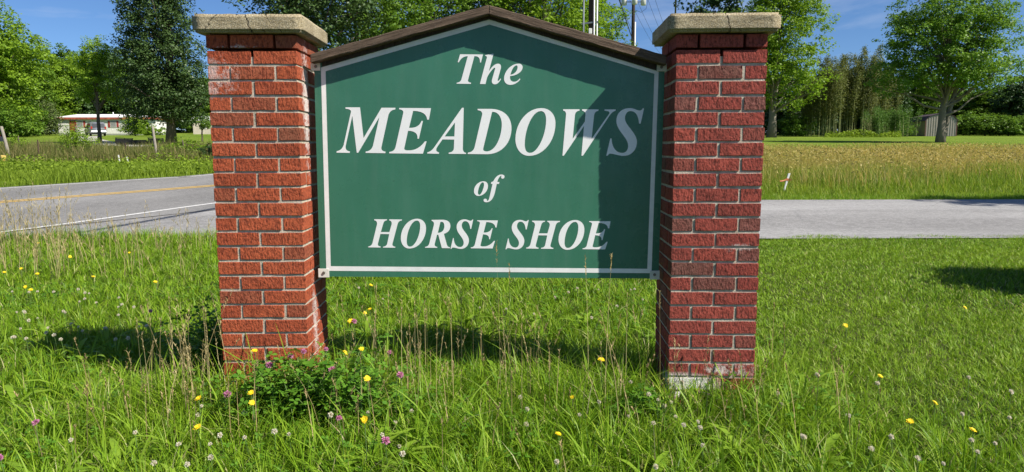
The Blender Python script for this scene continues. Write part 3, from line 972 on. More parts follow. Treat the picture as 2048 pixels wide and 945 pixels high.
make_tree('young_locust_tree', 'slender open tree with thin dark trunk in front of the silver van', None, b, 8.7,
    [(0.4, 0, 5.4, 1.7, 1.7, 1.5), (-1.1, 0, 6.2, 1.0, 1.0, 1.3), (0.2, 0, 7.4, 1.3, 1.3, 1.3), (1.2, 0.2, 4.2, 1.0, 1.0, 1.0), (-0.9, 0, 4.1, 0.9, 0.9, 0.8), (1.2, 0, 6.8, 0.8, 0.8, 1.1)], L['locust'], M['bark'], 0.14, 380, 34, 0.42, 0.15, 22, 31, 0.35, 0.6, 0.6, 0.3)
# --- trees standing behind the sign
behind = [
 (612, 41, 14.0, 4.4, 'pear', 41, 'dark green tree whose top shows between left pier cap and the sign gable'),
 (735, 45, 14.5, 4.6, 'mid', 42, 'leafy green tree above the left slope of the sign roof'),
 (860, 50, 16.0, 4.8, 'mid', 43, 'second green tree above left slope of the sign roof, nearer the peak'),
 (985, 53, 15.5, 4.8, 'dark', 44, 'darker tree directly behind the peak of the sign roof'),
 (1085, 48, 15.0, 4.4, 'bright', 45, 'light green tree above the right slope of the sign roof'),
 (1168, 56, 12.2, 3.1, 'mid', 46, 'lower green tree ending beside the near utility pole')]
for (px, y, h, r, mt, sd, lab) in behind:
    b = at_dist(px, y)
    make_tree('broadleaf_tree', lab, 'trees behind the sign', b, h,
        [(0, 0, h * 0.45, r, r, h * 0.24), (r * 0.2, 0, h * 0.66, r * 0.95, r * 0.95, h * 0.24), (-r * 0.25, 0, h * 0.8, r * 0.7, r * 0.7, h * 0.18), (r * 0.5, -r * 0.3, h * 0.55, r * 0.6, r * 0.6, h * 0.14)],
        L[mt], M['bark'], 0.3, 620, 31, 0.62, 0.205, 24, sd, 0.2, 0.5, 0.65, 0.3)
# --- woods far behind: a few trees built once and repeated
def proto(name, h, r, mt, seed, ncl=520, nl=32, leaf=0.36, cat='tree'):
    return make_tree(name, 'proto', None, (0, 0, 0), h,
        [(0, 0, h * 0.16, r * 0.95, r * 0.95, h * 0.15), (0, 0, h * 0.38, r, r, h * 0.26), (r * 0.3, 0, h * 0.58, r * 0.9, r * 0.9, h * 0.24), (-r * 0.35, 0.2, h * 0.64, r * 0.75, r * 0.75, h * 0.22), (0, 0, h * 0.80, r * 0.62, r * 0.62, h * 0.19)],
        L[mt], M['bark'], h * 0.02, ncl, nl, h * 0.062, leaf, 22, seed, 0.15, 0.5, 0.6, 0.32, cat=cat)
protoA = proto('woodland_tree', 15, 4.6, 'mid', 61)
protoB = proto('woodland_tree', 15, 4.8, 'bright', 62)
protoC = proto('woodland_tree', 12, 4.4, 'dark', 63)
def shrub(name, label, group, base, r, h, mt, seed, ncl=150, nl=30, leaf=0.16):
    return make_tree(name, label, group, base, h, [(0, 0, h * 0.45, r, r * 0.9, h * 0.5), (r * 0.35, 0, h * 0.35, r * 0.7, r * 0.7, h * 0.36), (-r * 0.4, 0, h * 0.4, r * 0.65, r * 0.65, h * 0.4)],
        L[mt], M['bark'], 0.05 + h * 0.012, ncl, nl, h * 0.16, leaf, 12, seed, 0.05, 0.6, 0.7, 0.25, cat='shrub')
protoS = shrub('woodland_shrub', 'proto', None, (0, 0, 0), 3.0, 3.6, 'mid', 71, 190, 30, 0.26)
protoO = shrub('woodland_shrub', 'proto', None, (0, 0, 0), 2.8, 5.2, 'olive', 72, 260, 30, 0.24)
used = {}
def put(pr, px, y, s, rz, label, group):
    loc = at_dist(px, y)
    if pr not in used:
        used[pr] = 1
        pr.location = loc; pr.scale = s if hasattr(s, '__len__') else (s,) * 3; pr.rotation_euler = (0, 0, rz)
        tag(pr, label, None, group)
        return pr
    return place(pr, loc, s, rz, label, group)
GW = 'trees of the wood behind the mobile home'
put(protoB, 8, 92, (1.15, 1.15, 1.14), 0.3, 'tallest light green tree at the left edge, above the fence post', GW)
put(protoB, -75, 98, 1.2, 2.0, 'light green tree just outside the left edge of the wood', GW)
put(protoA, 52, 108, (1.0, 1, 1.0), 1.0, 'mid green tree second from the left edge of the wood', GW)
put(protoB, 92, 116, (1.0, 1, 0.98), 4.0, 'yellow-green tree left of the slender tree, behind the olive bush', GW)
put(protoA, 140, 122, (1.05, 1.05, 1.0), 2.6, 'mid green tree behind the left end of the mobile home', GW)
put(protoC, 188, 124, (1.15, 1.15, 1.25), 0.6, 'dark tree behind the roof above the silver van', GW)
put(protoA, 232, 126, (1.0, 1, 1.0), 5.0, 'mid green tree between slender tree and dark oval tree', GW)
put(protoC, 285, 128, (1.2, 1.2, 1.2), 3.0, 'dark tree behind the right end of the mobile home roof', GW)
put(protoA, 345, 132, (1.1, 1.1, 0.85), 4.2, 'green tree hidden behind the dark oval tree trunk', GW)
put(protoA, 412, 128, (0.9, 0.9, 0.72), 0.2, 'low green tree between dark oval tree and the left brick pier', GW)
put(protoS, 22, 88, 1.1, 0.4, 'rounded green shrub at the left edge below the tallest tree', 'shrubs along the wood')
put(protoS, 50, 95, (1.1, 1.1, 1.3), 1.9, 'wide green shrub at the wood edge left of the olive bush', 'shrubs along the wood')
put(protoO, 84, 101, (0.9, 0.9, 1.0), 0.2, 'olive grey drooping bush beside the left end of the mobile home', 'shrubs along the wood')
put(protoS, -40, 90, 1.3, 3.2, 'green shrub just outside the left edge', 'shrubs along the wood')
GR = 'trees behind the bamboo and shed'
put(protoC, 1425, 104, (1.35, 1.35, 1.85), 0.2, 'dark tall tree top left above the right pier cap', GR)
for i, (px, y, s, pr, lab) in enumerate([
  (1575, 112, (1.05, 1.05, 0.95), protoC, 'dark tree just left of the bamboo grove'), (1640, 116, (1.1, 1.1, 0.95), protoC, 'dark tree behind the left half of the bamboo'),
  (1705, 118, (1.1, 1.1, 1.0), protoC, 'dark tree behind the right half of the bamboo'), (1768, 114, (1.0, 1.0, 0.92), protoC, 'dark tree behind the young bamboo'),
  (1832, 120, (1.0, 1.0, 0.78), protoA, 'green tree behind the shed roof'), (1905, 122, (1.0, 1.0, 0.62), protoA, 'low green tree behind the maple, right of its trunk'),
  (1965, 118, (1.0, 1.0, 0.55), protoA, 'low green tree second from the right edge'), (2035, 108, (0.9, 0.9, 0.82), protoC, 'dark tree at the right edge of the lawn'),
  (2105, 112, (1.0, 1.0, 0.8), protoA, 'green tree just outside the right edge')]):
    put(pr, px, y, s, i * 1.37, lab, GR)
for i, (px, y, s, lab) in enumerate([(1925, 104, 0.95, 'rounded shrub right of the shed'), (1968, 102, (1.15, 1.15, 0.9), 'shrub along the lawn midway from shed to right edge'), (2015, 100, (1.1, 1.1, 0.8), 'low shrub at the lawn near the right edge'), (2070, 100, 1.1, 'shrub just outside the right edge'), (1805, 99, (0.5, 0.5, 0.55), 'small dark shrub at left corner of the shed'), (1590, 100, (0.9, 0.9, 0.9), 'shrub beside the trunk of the bright green tree')]):
    put(protoS, px, y, s, i * 2.1, lab, 'shrubs along the far lawn')
for i, px in enumerate(range(1525, 2180, 46)):
    put(protoC, px, 128 + (i % 3) * 3, (1.1, 1.1, 0.62 + 0.06 * (i % 4)), i * 0.9, 'dark tree in the closed wood edge behind the bamboo and shed', 'far wood edge on the right')
for i, px in enumerate(range(-90, 500, 52)):
    put(protoC, px, 140 + (i % 3) * 4, (1.25, 1.25, 0.85 + 0.06 * (i % 4)), i * 1.1, 'dark tree in the closed wood edge behind the mobile home', 'far wood edge on the left')
for i, px in enumerate(list(range(-560, -100, 58)) + list(range(510, 980, 58)) + list(range(1110, 1520, 58)) + list(range(2200, 2700, 58))):
    put(protoC, px, 146 + (i % 3) * 4, (1.3, 1.3, 0.72 + 0.07 * (i % 4)), i * 1.3, 'dark tree of the far wood edge, out of sight behind sign or frame', 'far wood edge out of sight')
# --- out of view on the right; added only to cast road and lawn shadows
make_tree('roadside_tree', 'tree beyond the right edge whose shadow lies on the side road', None, (21.6, 8.3, gz(21.6, 8.3)), 12.6,
    [(-0.6, 0.1, 11.9, 3.2, 0.8, 0.6), (1.4, 0, 11.2, 2.6, 0.7, 0.7)], L['mid'], M['bark'], 0.2, 260, 36, 0.42, 0.2, 20, 77, 0.5)  # crown flattened so its shadow is a thin band on the road
shrub('shadow_shrub', 'shrub beyond the right edge whose shadow lies on the lawn', None, (5.75, 5.45, 0), 0.85, 2.0, 'dark', 78, 800, 50, 0.09)
# --- small growth on the left
b = on_ground(155, 318); shrub('sapling', 'yellow-green sapling growing in the weeds by the road', None, b, 0.72, 1.75, 'bright', 81, 110, 26, 0.075)
b = at_dist(38, 35); shrub('weed_bush', 'small green bush beside the leftmost fence post', None, b, 0.5, 1.15, 'bright', 82, 70, 26, 0.08)
b = at_dist(272, 97); shrub('flowering_bush', 'green bush hiding the right half of the mobile home', None, b, 2.1, 3.2, 'bright', 83, 170, 32, 0.2)
b = at_dist(305, 94); shrub('flowering_bush', 'lower bush between mobile home bush and the dark oval tree', None, b, 1.7, 1.7, 'bright', 86, 110, 30, 0.18)
b = at_dist(405, 64)
make_tree('small_fruit_tree', 'small thin tree just left of the orange-red pier', None, b, 2.4, [(0, 0, 1.75, 0.85, 0.8, 0.6), (0.4, 0, 1.5, 0.6, 0.5, 0.45)], L['mid'], M['bark'], 0.06, 60, 24, 0.25, 0.12, 10, 84, 0.4)
b = at_dist(417, 31); shrub('weed_bush', 'dark green bush in the weeds against the left brick pier', None, b, 0.45, 0.75, 'dark', 85, 60, 26, 0.08)
b = at_dist(365, 33); shrub('weed_bush', 'leafy bush of weeds under the dark oval tree', None, b, 1.2, 0.95, 'bright', 87, 110, 30, 0.09)

# --- bamboo
def bamboo_proto(name, h, n, spread, mt, seed, nleaf, leaf=0.22, lowleaf=0.25):
    g = np.random.default_rng(seed)
    root = empty(name)
    mb = MB(); P = []
    for k in range(n):
        x, y = g.normal(0, spread, 2)
        hh = h * g.uniform(0.72, 1.05)
        a = g.uniform(0, 6.28); ln = g.uniform(0.02, 0.13) * hh
        pts = [(x + math.cos(a) * ln * t ** 3, y + math.sin(a) * ln * t ** 3, hh * t * (1 - 0.04 * t)) for t in np.linspace(0, 1, 7)]
        mb.tube(pts, [0.05, 0.05, 0.045, 0.04, 0.03, 0.02, 0.008], 5, False)
        m = int(nleaf * hh / h)
        t = lowleaf + (1 - lowleaf) * g.random(m) ** 0.62
        wid = 0.62 * np.sin(np.pi * np.clip((t - lowleaf) / (1.08 - lowleaf), 0, 1)) ** 0.7 + 0.06
        q = g.normal(0, 0.5, (m, 3)); q[:, :2] *= wid[:, None]; q[:, 2] *= 0.35
        # little sprays at the nodes
        node = np.round(t * 26) / 26
        c = np.stack([x + math.cos(a) * ln * node ** 3, y + math.sin(a) * ln * node ** 3, hh * node * (1 - 0.04 * node)], 1)
        P.append(c + q)
    P = np.concatenate(P)
    mb.build('culms', M['culm'], root)
    link('foliage', leaves_mesh('foliage', P, leaf, L[mt], up=0.1, aspect=0.34, fold=0.4), None, root)
    return tag(root, 'proto', 'bamboo')
bA = bamboo_proto('bamboo_clump', 11.5, 12, 0.85, 'bamboo', 91, 1000)
bB = bamboo_proto('bamboo_clump', 10.5, 11, 0.85, 'bamboo', 92, 1000)
bY = bamboo_proto('bamboo_clump', 4.2, 16, 0.9, 'bamboo_young', 93, 300, 0.2, 0.02)
BG = 'bamboo clumps in the tall grove'
pos_words = ['leftmost', 'second from left', 'third from left', 'fourth from left', 'fifth from left', 'sixth from left', 'seventh from left', 'eighth from left', 'rightmost']
for i, (px, y, s) in enumerate([(1612, 99, 0.62), (1632, 102, 0.78), (1653, 100, 0.95), (1672, 97, 1.03), (1690, 100, 0.98), (1708, 102, 1.02), (1726, 98, 1.05), (1744, 100, 1.04), (1762, 102, 0.86)]):
    put((bA, bB)[i % 2], px, y, (1.0, 1.0, s), i * 1.9, 'tall feathery bamboo clump, %s in the grove left of the shed' % pos_words[i], BG)
for i, (px, y, s, w) in enumerate([(1748, 94, 0.85, 'leftmost'), (1770, 94, 0.98, 'middle'), (1793, 95, 0.95, 'rightmost')]):
    put(bY, px, y, s, i * 2.3, 'short fresh green bamboo clump, %s of the three beside the shed' % w, 'young bamboo beside the shed')

# ================================================================== BUILDINGS
M['siding'] = simple('white_siding', (0.74, 0.72, 0.66), 0.55, 0.08, 2.5, 0, 0, 0.3)
M['roof_white'] = simple('white_metal_roof', (0.80, 0.79, 0.77), 0.5, 0.05, 1.5, 0, 0, 0.3)
M['red_trim'] = simple('faded_red_trim', (0.34, 0.095, 0.060), 0.7, 0.5, 2.2, 0, 0, 0.2)
M['red_shutter'] = simple('red_shutter_paint', (0.30, 0.045, 0.040), 0.6, 0.2, 6)
M['skirt'] = simple('grey_skirting', (0.52, 0.50, 0.46), 0.7, 0.12, 3)
M['glass'] = simple('dark_window_glass', (0.03, 0.035, 0.04), 0.08, 0.2, 2, 0, 0, 0.6)
M['blind'] = simple('white_blind', (0.60, 0.60, 0.58), 0.6, 0.1, 3)
M['shed_wall'] = simple('taupe_metal_siding', (0.36, 0.315, 0.27), 0.5, 0.08, 1.2, 0, 0.1, 0.35)
M['shed_roof'] = simple('maroon_metal_roof', (0.085, 0.060, 0.058), 0.5, 0.2, 1.5, 0, 0.1, 0.3)
M['shed_trim'] = simple('maroon_trim', (0.16, 0.075, 0.065), 0.5, 0.15, 3)

# --- mobile home; local x along the front, y away
yH = 105.0
p0 = on_y(118, 270, yH)
k_ = px_m(yH)
hx = -0.3
home = empty('mobile_home', (p0.x, yH, gz(p0.x + 6.5, yH) - 0.05), 0.05)
tag(home, 'white mobile home with red trimmed roof edge standing beyond the road', 'house')
LH, DH, WH = 13.9, 4.2, 2.1
MB().box((LH / 2, DH / 2, 0.25 + WH / 2), (LH, DH, WH)).build('wall', M['siding'], home)
MB().box((LH / 2, DH / 2, 0.14), (LH - 0.1, DH - 0.1, 0.28)).build('skirting', M['skirt'], home)
m_ = MB()
z0, z1 = 0.25 + WH, 0.25 + WH + 0.72
v = [(-0.25, -0.3, z0 + 0.28), (LH + 0.25, -0.3, z0 + 0.28), (LH + 0.25, DH + 0.3, z0 + 0.28), (-0.25, DH + 0.3, z0 + 0.28), (1.7, DH / 2, z1 + 0.1), (LH - 1.7, DH / 2, z1 + 0.1)]
bv = [m_.bm.verts.new(q) for q in v]
for f in ((0, 1, 5, 4), (1, 2, 5), (2, 3, 4, 5), (3, 0, 4), (3, 2, 1, 0)): m_.bm.faces.new([bv[i] for i in f])
roof = m_.build('roof', M['roof_white'], home)
m_ = MB()
m_.box((LH / 2, -0.27, z0 + 0.13), (LH + 0.5, 0.05, 0.29)).box((-0.235, DH / 2, z0 + 0.13), (0.05, DH + 0.49, 0.29)).box((LH + 0.235, DH / 2, z0 + 0.13), (0.05, DH + 0.49, 0.29))
m_.build('eave_trim', M['red_trim'], roof)
MB().tube([(6.9, DH / 2, z1), (6.9, DH / 2, z1 + 0.4)], 0.07, 8).build('vent_pipe', M['roof_white'], roof)
m_ = MB()
for i in range(46):
    m_.box((0.15 + i * 0.3, -0.006, 0.25 + WH / 2), (0.02, 0.022, WH - 0.02))
m_.build('siding_rib', M['siding'], home)
for wx, ww, hh_ in ((7.85, 0.75, 0.85), (3.1, 0.8, 0.85), (11.5, 0.8, 0.8)):
    fr = MB().box((wx, -0.02, 1.65), (ww + 0.12, 0.06, hh_ + 0.12)).build('window', M['siding'], home)
    MB().box((wx, -0.045, 1.65), (ww, 0.03, hh_)).build('pane', M['glass'], fr)
    m_ = MB()
    for q in range(5): m_.box((wx, -0.066, 1.65 - hh_ / 2 + (q + 0.6) * hh_ / 5.2), (ww - 0.02, 0.012, hh_ / 12))
    m_.build('blind', M['blind'], fr)
    for s in (-1, 1):
        MB().box((wx + s * (ww / 2 + 0.23), -0.03, 1.65), (0.30, 0.05, hh_ + 0.1), None, 0.01).build('shutter', M['red_shutter'], home)
d_ = MB().box((2.05, -0.025, 1.22), (0.85, 0.05, 1.9)).build('door', M['red_shutter'], home)
MB().ball((2.38, -0.07, 1.2), 0.04, 1).build('handle', M['screw'], d_)

# --- pale building glimpsed right of the dark tree
pb = at_dist(388, 112)
hb = empty('outbuilding', pb, 0.02)
tag(hb, 'low pale building glimpsed between the dark oval tree and left pier', 'building')
MB().box((3.2, 2, 1.05), (6.4, 4, 2.1)).build('wall', simple('cream_wall', (0.62, 0.54, 0.44), 0.7, 0.1, 2), hb)
m_ = MB(); m_.prism([(-0.3, 2.1), (6.7, 2.1), (6.3, 2.7), (0.1, 2.7)], -0.2, 4.2); m_.build('roof', M['roof_white'], hb)
w_ = MB().box((1.6, -0.02, 1.25), (0.9, 0.06, 0.8)).build('window', M['roof_white'], hb)
MB().box((1.6, -0.045, 1.25), (0.75, 0.04, 0.65)).build('pane', M['glass'], w_)

# --- ribbed metal shed with a low gable turned to the camera
ys = 98.0
sc_ = at_dist(1848, ys)
shed = empty('metal_shed', sc_, 0.0)
tag(shed, 'brown ribbed metal shed with rounded gable behind the maple trunk', 'shed')
SW, SD, SH = 3.95, 7.0, 2.25
rot_ = R(-10)
shed.rotation_euler = (0, 0, rot_)
gable = [(0, 0), (SW, 0), (SW, SH - 0.15), (SW - 0.55, SH + 0.42), (SW / 2, SH + 0.78), (0.55, SH + 0.42), (0, SH - 0.15)]
m_ = MB(); m_.prism(gable, 0.0, SD); m_.build('wall', M['shed_wall'], shed)
m_ = MB()
for i in range(13):
    x = 0.16 + i * (SW - 0.32) / 12
    top_ = np.interp(x, [0, 0.55, SW / 2, SW - 0.55, SW], [SH - 0.15, SH + 0.42, SH + 0.78, SH + 0.42, SH - 0.15])
    m_.box((x, -0.02, top_ / 2), (0.07, 0.04, top_ - 0.04))
m_.build('rib', M['shed_wall'], shed)
m_ = MB()
rp_ = [(-0.12, SH - 0.22), (0.5, SH + 0.46), (SW / 2, SH + 0.84), (SW - 0.5, SH + 0.46), (SW + 0.12, SH - 0.22)]
for i in range(4):
    a, c = rp_[i], rp_[i + 1]
    n = Vector((-(c[1] - a[1]), (c[0] - a[0]))).normalized() * 0.05
    m_.prism([a, c, (c[0] + n.x, c[1] + n.y), (a[0] + n.x, a[1] + n.y)], -0.12, SD + 0.1)
m_.build('roof', M['shed_roof'], shed)
m_ = MB()
for x in (0.03, SW - 0.03): m_.box((x, -0.035, SH / 2 - 0.08), (0.09, 0.05, SH - 0.16))
m_.build('corner_trim', M['shed_trim'], shed)
m_ = MB()
for i in range(16): m_.box((-0.02, 0.3 + i * 0.43, SH / 2 - 0.1), (0.04, 0.07, SH - 0.24))
m_.build('rib', M['shed_wall'], shed)

# ================================================================== VAN
M['van_paint'] = simple('silver_paint', (0.40, 0.41, 0.42), 0.25, 0.04, 1.5, 0, 0.55, 0.5)
M['black_plastic'] = simple('black_plastic', (0.02, 0.02, 0.022), 0.5, 0.2, 12)
M['rubber'] = simple('tyre_rubber', (0.016, 0.016, 0.017), 0.8, 0.2, 20)
M['rim'] = simple('alloy_rim', (0.42, 0.42, 0.43), 0.3, 0.05, 5, 0, 0.8)
M['tail_red'] = simple('red_lens', (0.36, 0.03, 0.012), 0.15, 0.1, 8, 0, 0, 0.6)
M['plate'] = simple('licence_plate', (0.62, 0.64, 0.68), 0.4, 0.1, 20)
yv = 96.0
vb = at_dist(193, yv)
van = empty('minivan', vb, 0)
tag(van, 'silver minivan parked in front of the white mobile home, rear towards road', 'van')
ang_ = math.atan2(0.78, -0.63)
van.rotation_euler = (0, 0, ang_)
prof = [(-2.35, 0.42), (-2.42, 0.75), (-2.38, 1.05), (-2.12, 1.62), (-1.95, 1.76), (-1.2, 1.82), (0.3, 1.80), (0.95, 1.62), (1.75, 1.08), (2.35, 0.90), (2.45, 0.62), (2.38, 0.36), (1.9, 0.30), (-1.9, 0.30)]
m_ = MB()
m_.prism(prof, -0.93, 0.93)
for v in m_.bm.verts:
    if v.co.z > 1.0: v.co.y *= 1 - 0.16 * (v.co.z - 1.0) / 0.8
bmesh.ops.bevel(m_.bm, geom=[e for e in m_.bm.edges], offset=0.06, segments=2, affect='EDGES')
for f in m_.bm.faces: f.smooth = True
m_.build('body', M['van_paint'], van)
def quad_solid(mb, pts, n, t=0.015):
    n = Vector(n).normalized() * t
    a = [mb.bm.verts.new(Vector(p) + n) for p in pts]
    c = [mb.bm.verts.new(Vector(p) - n) for p in pts]
    mb.bm.faces.new(a); mb.bm.faces.new(c[::-1])
    for i in range(len(pts)):
        j = (i + 1) % len(pts)
        mb.bm.faces.new((a[i], c[i], c[j], a[j]))
    return mb
quad_solid(MB(), [(-2.36, -0.74, 1.10), (-2.36, 0.74, 1.10), (-2.14, 0.66, 1.60), (-2.14, -0.66, 1.60)], (-0.9, 0, 0.4), 0.03).build('rear_window', M['glass'], van)
quad_solid(MB(), [(1.68, -0.72, 1.13), (1.68, 0.72, 1.13), (1.02, 0.66, 1.58), (1.02, -0.66, 1.58)], (0.55, 0, 0.8), 0.03).build('windscreen', M['glass'], van)
for s in (-1, 1):
    for (xa, xb) in ((-2.0, -1.05), (-0.95, 0.05), (0.15, 1.25)):
        q = [(xa, s * 0.925, 1.10), (xb, s * 0.925, 1.10), (xb if xb < 1 else 0.72, s * 0.83, 1.62), (xa + (0.14 if xa < -1.5 else 0), s * 0.83, 1.62)]
        quad_solid(MB(), q, (0, s, 0.18), 0.012).build('side_window', M['glass'], van)
    MB().box((-2.34, s * 0.80, 1.0), (0.12, 0.2, 0.42), None, 0.03).build('tail_light', M['tail_red'], van)
    MB().box((-0.6, s * 0.66, 1.87), (2.2, 0.05, 0.05), None, 0.015).build('roof_rail', M['black_plastic'], van)
    MB().box((0.95, s * 1.0, 1.15), (0.16, 0.2, 0.14), None, 0.04).build('mirror', M['black_plastic'], van)
    for x in (-1.45, 1.5):
        w_ = empty('wheel', (x, s * 0.82, 0.34)); w_.parent = van
        MB().tube([(0, -0.11, 0), (0, -0.09, 0), (0, 0.09, 0), (0, 0.11, 0)], [0.29, 0.34, 0.34, 0.29], 20).build('tyre', M['rubber'], w_)
        MB().tube([(0, -0.115, 0), (0, 0.115, 0)], 0.21, 14).build('rim', M['rim'], w_)
MB().box((-2.42, 0, 0.52), (0.16, 1.78, 0.26), None, 0.05, 2).build('bumper', M['van_paint'], van)
MB().box((-2.44, 0, 0.36), (0.1, 1.6, 0.12), None, 0.03).build('lower_bumper', M['black_plastic'], van)
MB().box((-2.43, 0, 0.88), (0.03, 0.34, 0.18), None, 0.005).build('licence_plate', M['plate'], van)

# ================================================================== UTILITY TRAILER
tb = at_dist(264, 44)
tr = empty('utility_trailer', tb, R(8))
tag(tr, 'low black flatbed trailer parked on the grass beyond the weeds', 'trailer')
M['black_steel'] = simple('black_steel', (0.028, 0.027, 0.026), 0.6, 0.4, 6, 0, 0.2)
m_ = MB()
for i in range(9): m_.box((-0.80 + i * 0.2, 1.4, 0.50), (0.185, 2.8, 0.04))
m_.build('deck', simple('weathered_deck', (0.09, 0.08, 0.07), 0.85, 0.3, 6), tr)
m_ = MB()
m_.box((0, -0.02, 0.44), (1.9, 0.06, 0.1)).box((0, 2.82, 0.44), (1.9, 0.06, 0.1)).box((-0.93, 1.4, 0.44), (0.06, 2.8, 0.1)).box((0.93, 1.4, 0.44), (0.06, 2.8, 0.1))
m_.build('frame', M['black_steel'], tr)
for s in (-1, 1):
    MB().box((s * 0.93, 1.4, 0.72), (0.04, 2.8, 0.04)).build('side_rail', M['black_steel'], tr)
    MB().box((s * 0.955, 1.4, 0.58), (0.02, 2.76, 0.20)).build('side_board', M['black_steel'], tr)
    for y_ in (0.1, 1.4, 2.7): MB().box((s * 0.93, y_, 0.60), (0.04, 0.04, 0.22)).build('stake', M['black_steel'], tr)
    w_ = empty('wheel', (s * 1.06, 1.5, 0.28)); w_.parent = tr
    MB().tube([(-0.08, 0, 0), (-0.06, 0, 0), (0.06, 0, 0), (0.08, 0, 0)], [0.23, 0.28, 0.28, 0.23], 16).build('tyre', M['rubber'], w_)
    MB().tube([(-0.085, 0, 0), (0.085, 0, 0)], 0.15, 12).build('rim', M['rim'], w_)
    MB().box((s * 1.06, 1.5, 0.62), (0.24, 0.9, 0.03), None, 0.01).build('fender', M['black_steel'], tr)
m_ = MB()
for i in range(6): m_.box((-0.85 + i * 0.34, -0.12, 0.34), (0.03, 0.03, 0.5), Matrix.Rotation(0.25, 3, 'X'))
m_.box((0, -0.06, 0.56), (1.8, 0.03, 0.03)).box((0, -0.18, 0.12), (1.8, 0.03, 0.03))
m_.box((0, -0.085, 0.44), (1.74, 0.012, 0.30))
m_.build('tail_ramp', M['black_steel'], tr)
m_ = MB(); m_.tube([(-0.9, 2.8, 0.42), (0, 4.0, 0.42)], 0.04, 6).tube([(0.9, 2.8, 0.42), (0, 4.0, 0.42)], 0.04, 6).tube([(0, 3.9, 0.42), (0, 3.9, 0.0)], 0.03, 6)
m_.build('tongue', M['black_steel'], tr)

# ================================================================== POSTS, STAKES, MAILBOX
def fence_post(px, py_top, y, lean, label, r=0.07, h=1.55):
    b_ = at_dist(px, y)
    o = MB()
    g = random.Random(int(px))
    pts = [(0, 0, -0.3)] + [(lean * t * h + g.uniform(-1, 1) * 0.008, g.uniform(-1, 1) * 0.008, t * h) for t in (0.0, 0.25, 0.5, 0.75, 0.97, 1.0)]
    o.tube(pts, [r * 1.05, r * 1.05, r, r * 0.96, r * 0.93, r * 0.9, r * 0.7], 9)
    q = o.build('fence_post', M['post_wood'], None)
    q.location = b_
    tag(q, label, 'post', 'posts of the old fence')
fence_post(17, 255, 31, -0.16, 'leaning weathered fence post near the left edge', 0.068, 1.46)
fence_post(313, 258, 31, -0.08, 'weathered fence post standing below the dark oval tree', 0.058, 1.44)
M['white_stake'] = simple('white_stake_paint', (0.74, 0.72, 0.68), 0.6, 0.08, 20)
M['rust'] = simple('rusty_steel', (0.10, 0.065, 0.045), 0.8, 0.4, 20)
for (px, h, lab) in ((251, 0.75, 'thin rusty steel post in the weeds left of the weathered post'), (76, 0.9, 'thin rusty steel post in weeds beside the leaning post')):
    q = MB().box((0, 0, h / 2 - 0.1), (0.035, 0.035, h + 0.2)).build('steel_post', M['rust'], None)
    q.location = at_dist(px, 30.5); tag(q, lab, 'post')
for (px, h, ln, lab) in ((237, 0.30, -0.12, 'left one of two short white stakes in the roadside weeds'), (254, 0.22, -0.2, 'right one of two short white stakes in the roadside weeds')):
    m_ = MB().box((0, 0, h / 2 - 0.05), (0.045, 0.03, h + 0.1), None, 0.004)
    for v in m_.bm.verts: v.co.x += ln * v.co.z
    q = m_.build('white_stake', M['white_stake'], None); q.location = at_dist(px, 29.2); tag(q, lab, 'stake', 'short white stakes')
# survey stake with its ribbon in the meadow on the right
sb = on_ground(1566, 387)
stake = empty('survey_stake', sb)
tag(stake, 'leaning white survey stake with orange ribbon in the meadow edge', 'stake')
m_ = MB().box((0, 0, 0.19), (0.05, 0.025, 0.50), None, 0.004)
for v in m_.bm.verts:
    v.co.x += 0.27 * v.co.z
    if v.co.z < 0: v.co.x *= 0.6
m_.build('shaft', M['white_stake'], stake)
M['orange'] = simple('orange_ribbon', (0.50, 0.17, 0.07), 0.5, 0.15, 20)
m_ = MB().box((0.082, -0.002, 0.305), (0.062, 0.034, 0.05), Matrix.Rotation(0.27, 3, 'Y'))
m_.poly([(0.06, -0.02, 0.33), (0.06, -0.02, 0.29), (-0.03, -0.03, 0.255), (-0.10, -0.05, 0.262), (-0.10, -0.05, 0.290), (-0.03, -0.03, 0.290)])
m_.poly([(0.10, -0.02, 0.33), (0.105, -0.02, 0.29), (0.16, -0.04, 0.285), (0.16, -0.04, 0.31)])
m_.build('ribbon', M['orange'], stake)
# mailbox and yellow marker at the left edge
mbx = empty('mailbox', at_dist(-8, 30), R(20))
tag(mbx, 'dark mailbox at the left edge beside the leaning post', 'mailbox')
MB().box((0, 0, 0.42), (0.09, 0.09, 0.84)).build('post', M['post_wood'], mbx)
pr_ = [(-0.09, 0), (0.09, 0), (0.09, 0.11)] + [(0.09 * math.cos(t), 0.11 + 0.09 * math.sin(t)) for t in np.linspace(0.3, 2.84, 7)] + [(-0.09, 0.11)]
m_ = MB(); m_.prism(pr_, -0.25, 0.25)
o_ = m_.build('box', simple('dark_enamel', (0.035, 0.04, 0.05), 0.35, 0.2, 8, 0, 0, 0.5), mbx); o_.location = (0, 0, 0.84); o_.rotation_euler = (0, 0, R(75))
MB().box((0.15, 0.05, 1.05), (0.02, 0.01, 0.16)).build('flag', M['tail_red'], mbx)
ym = on_ground(6, 328)
o_ = MB().tube([(0, 0, 0.10), (0, 0, 0.12), (0, 0, 0.32), (0, 0, 0.33)], [0.06, 0.075, 0.095, 0.085], 12).build('yellow_bucket', simple('yellow_plastic', (0.55, 0.40, 0.10), 0.5, 0.15, 12), None)
o_.location = ym; o_.rotation_euler = (0.1, 0.2, 0); tag(o_, 'small yellow container in the weeds at the far left edge', 'container')

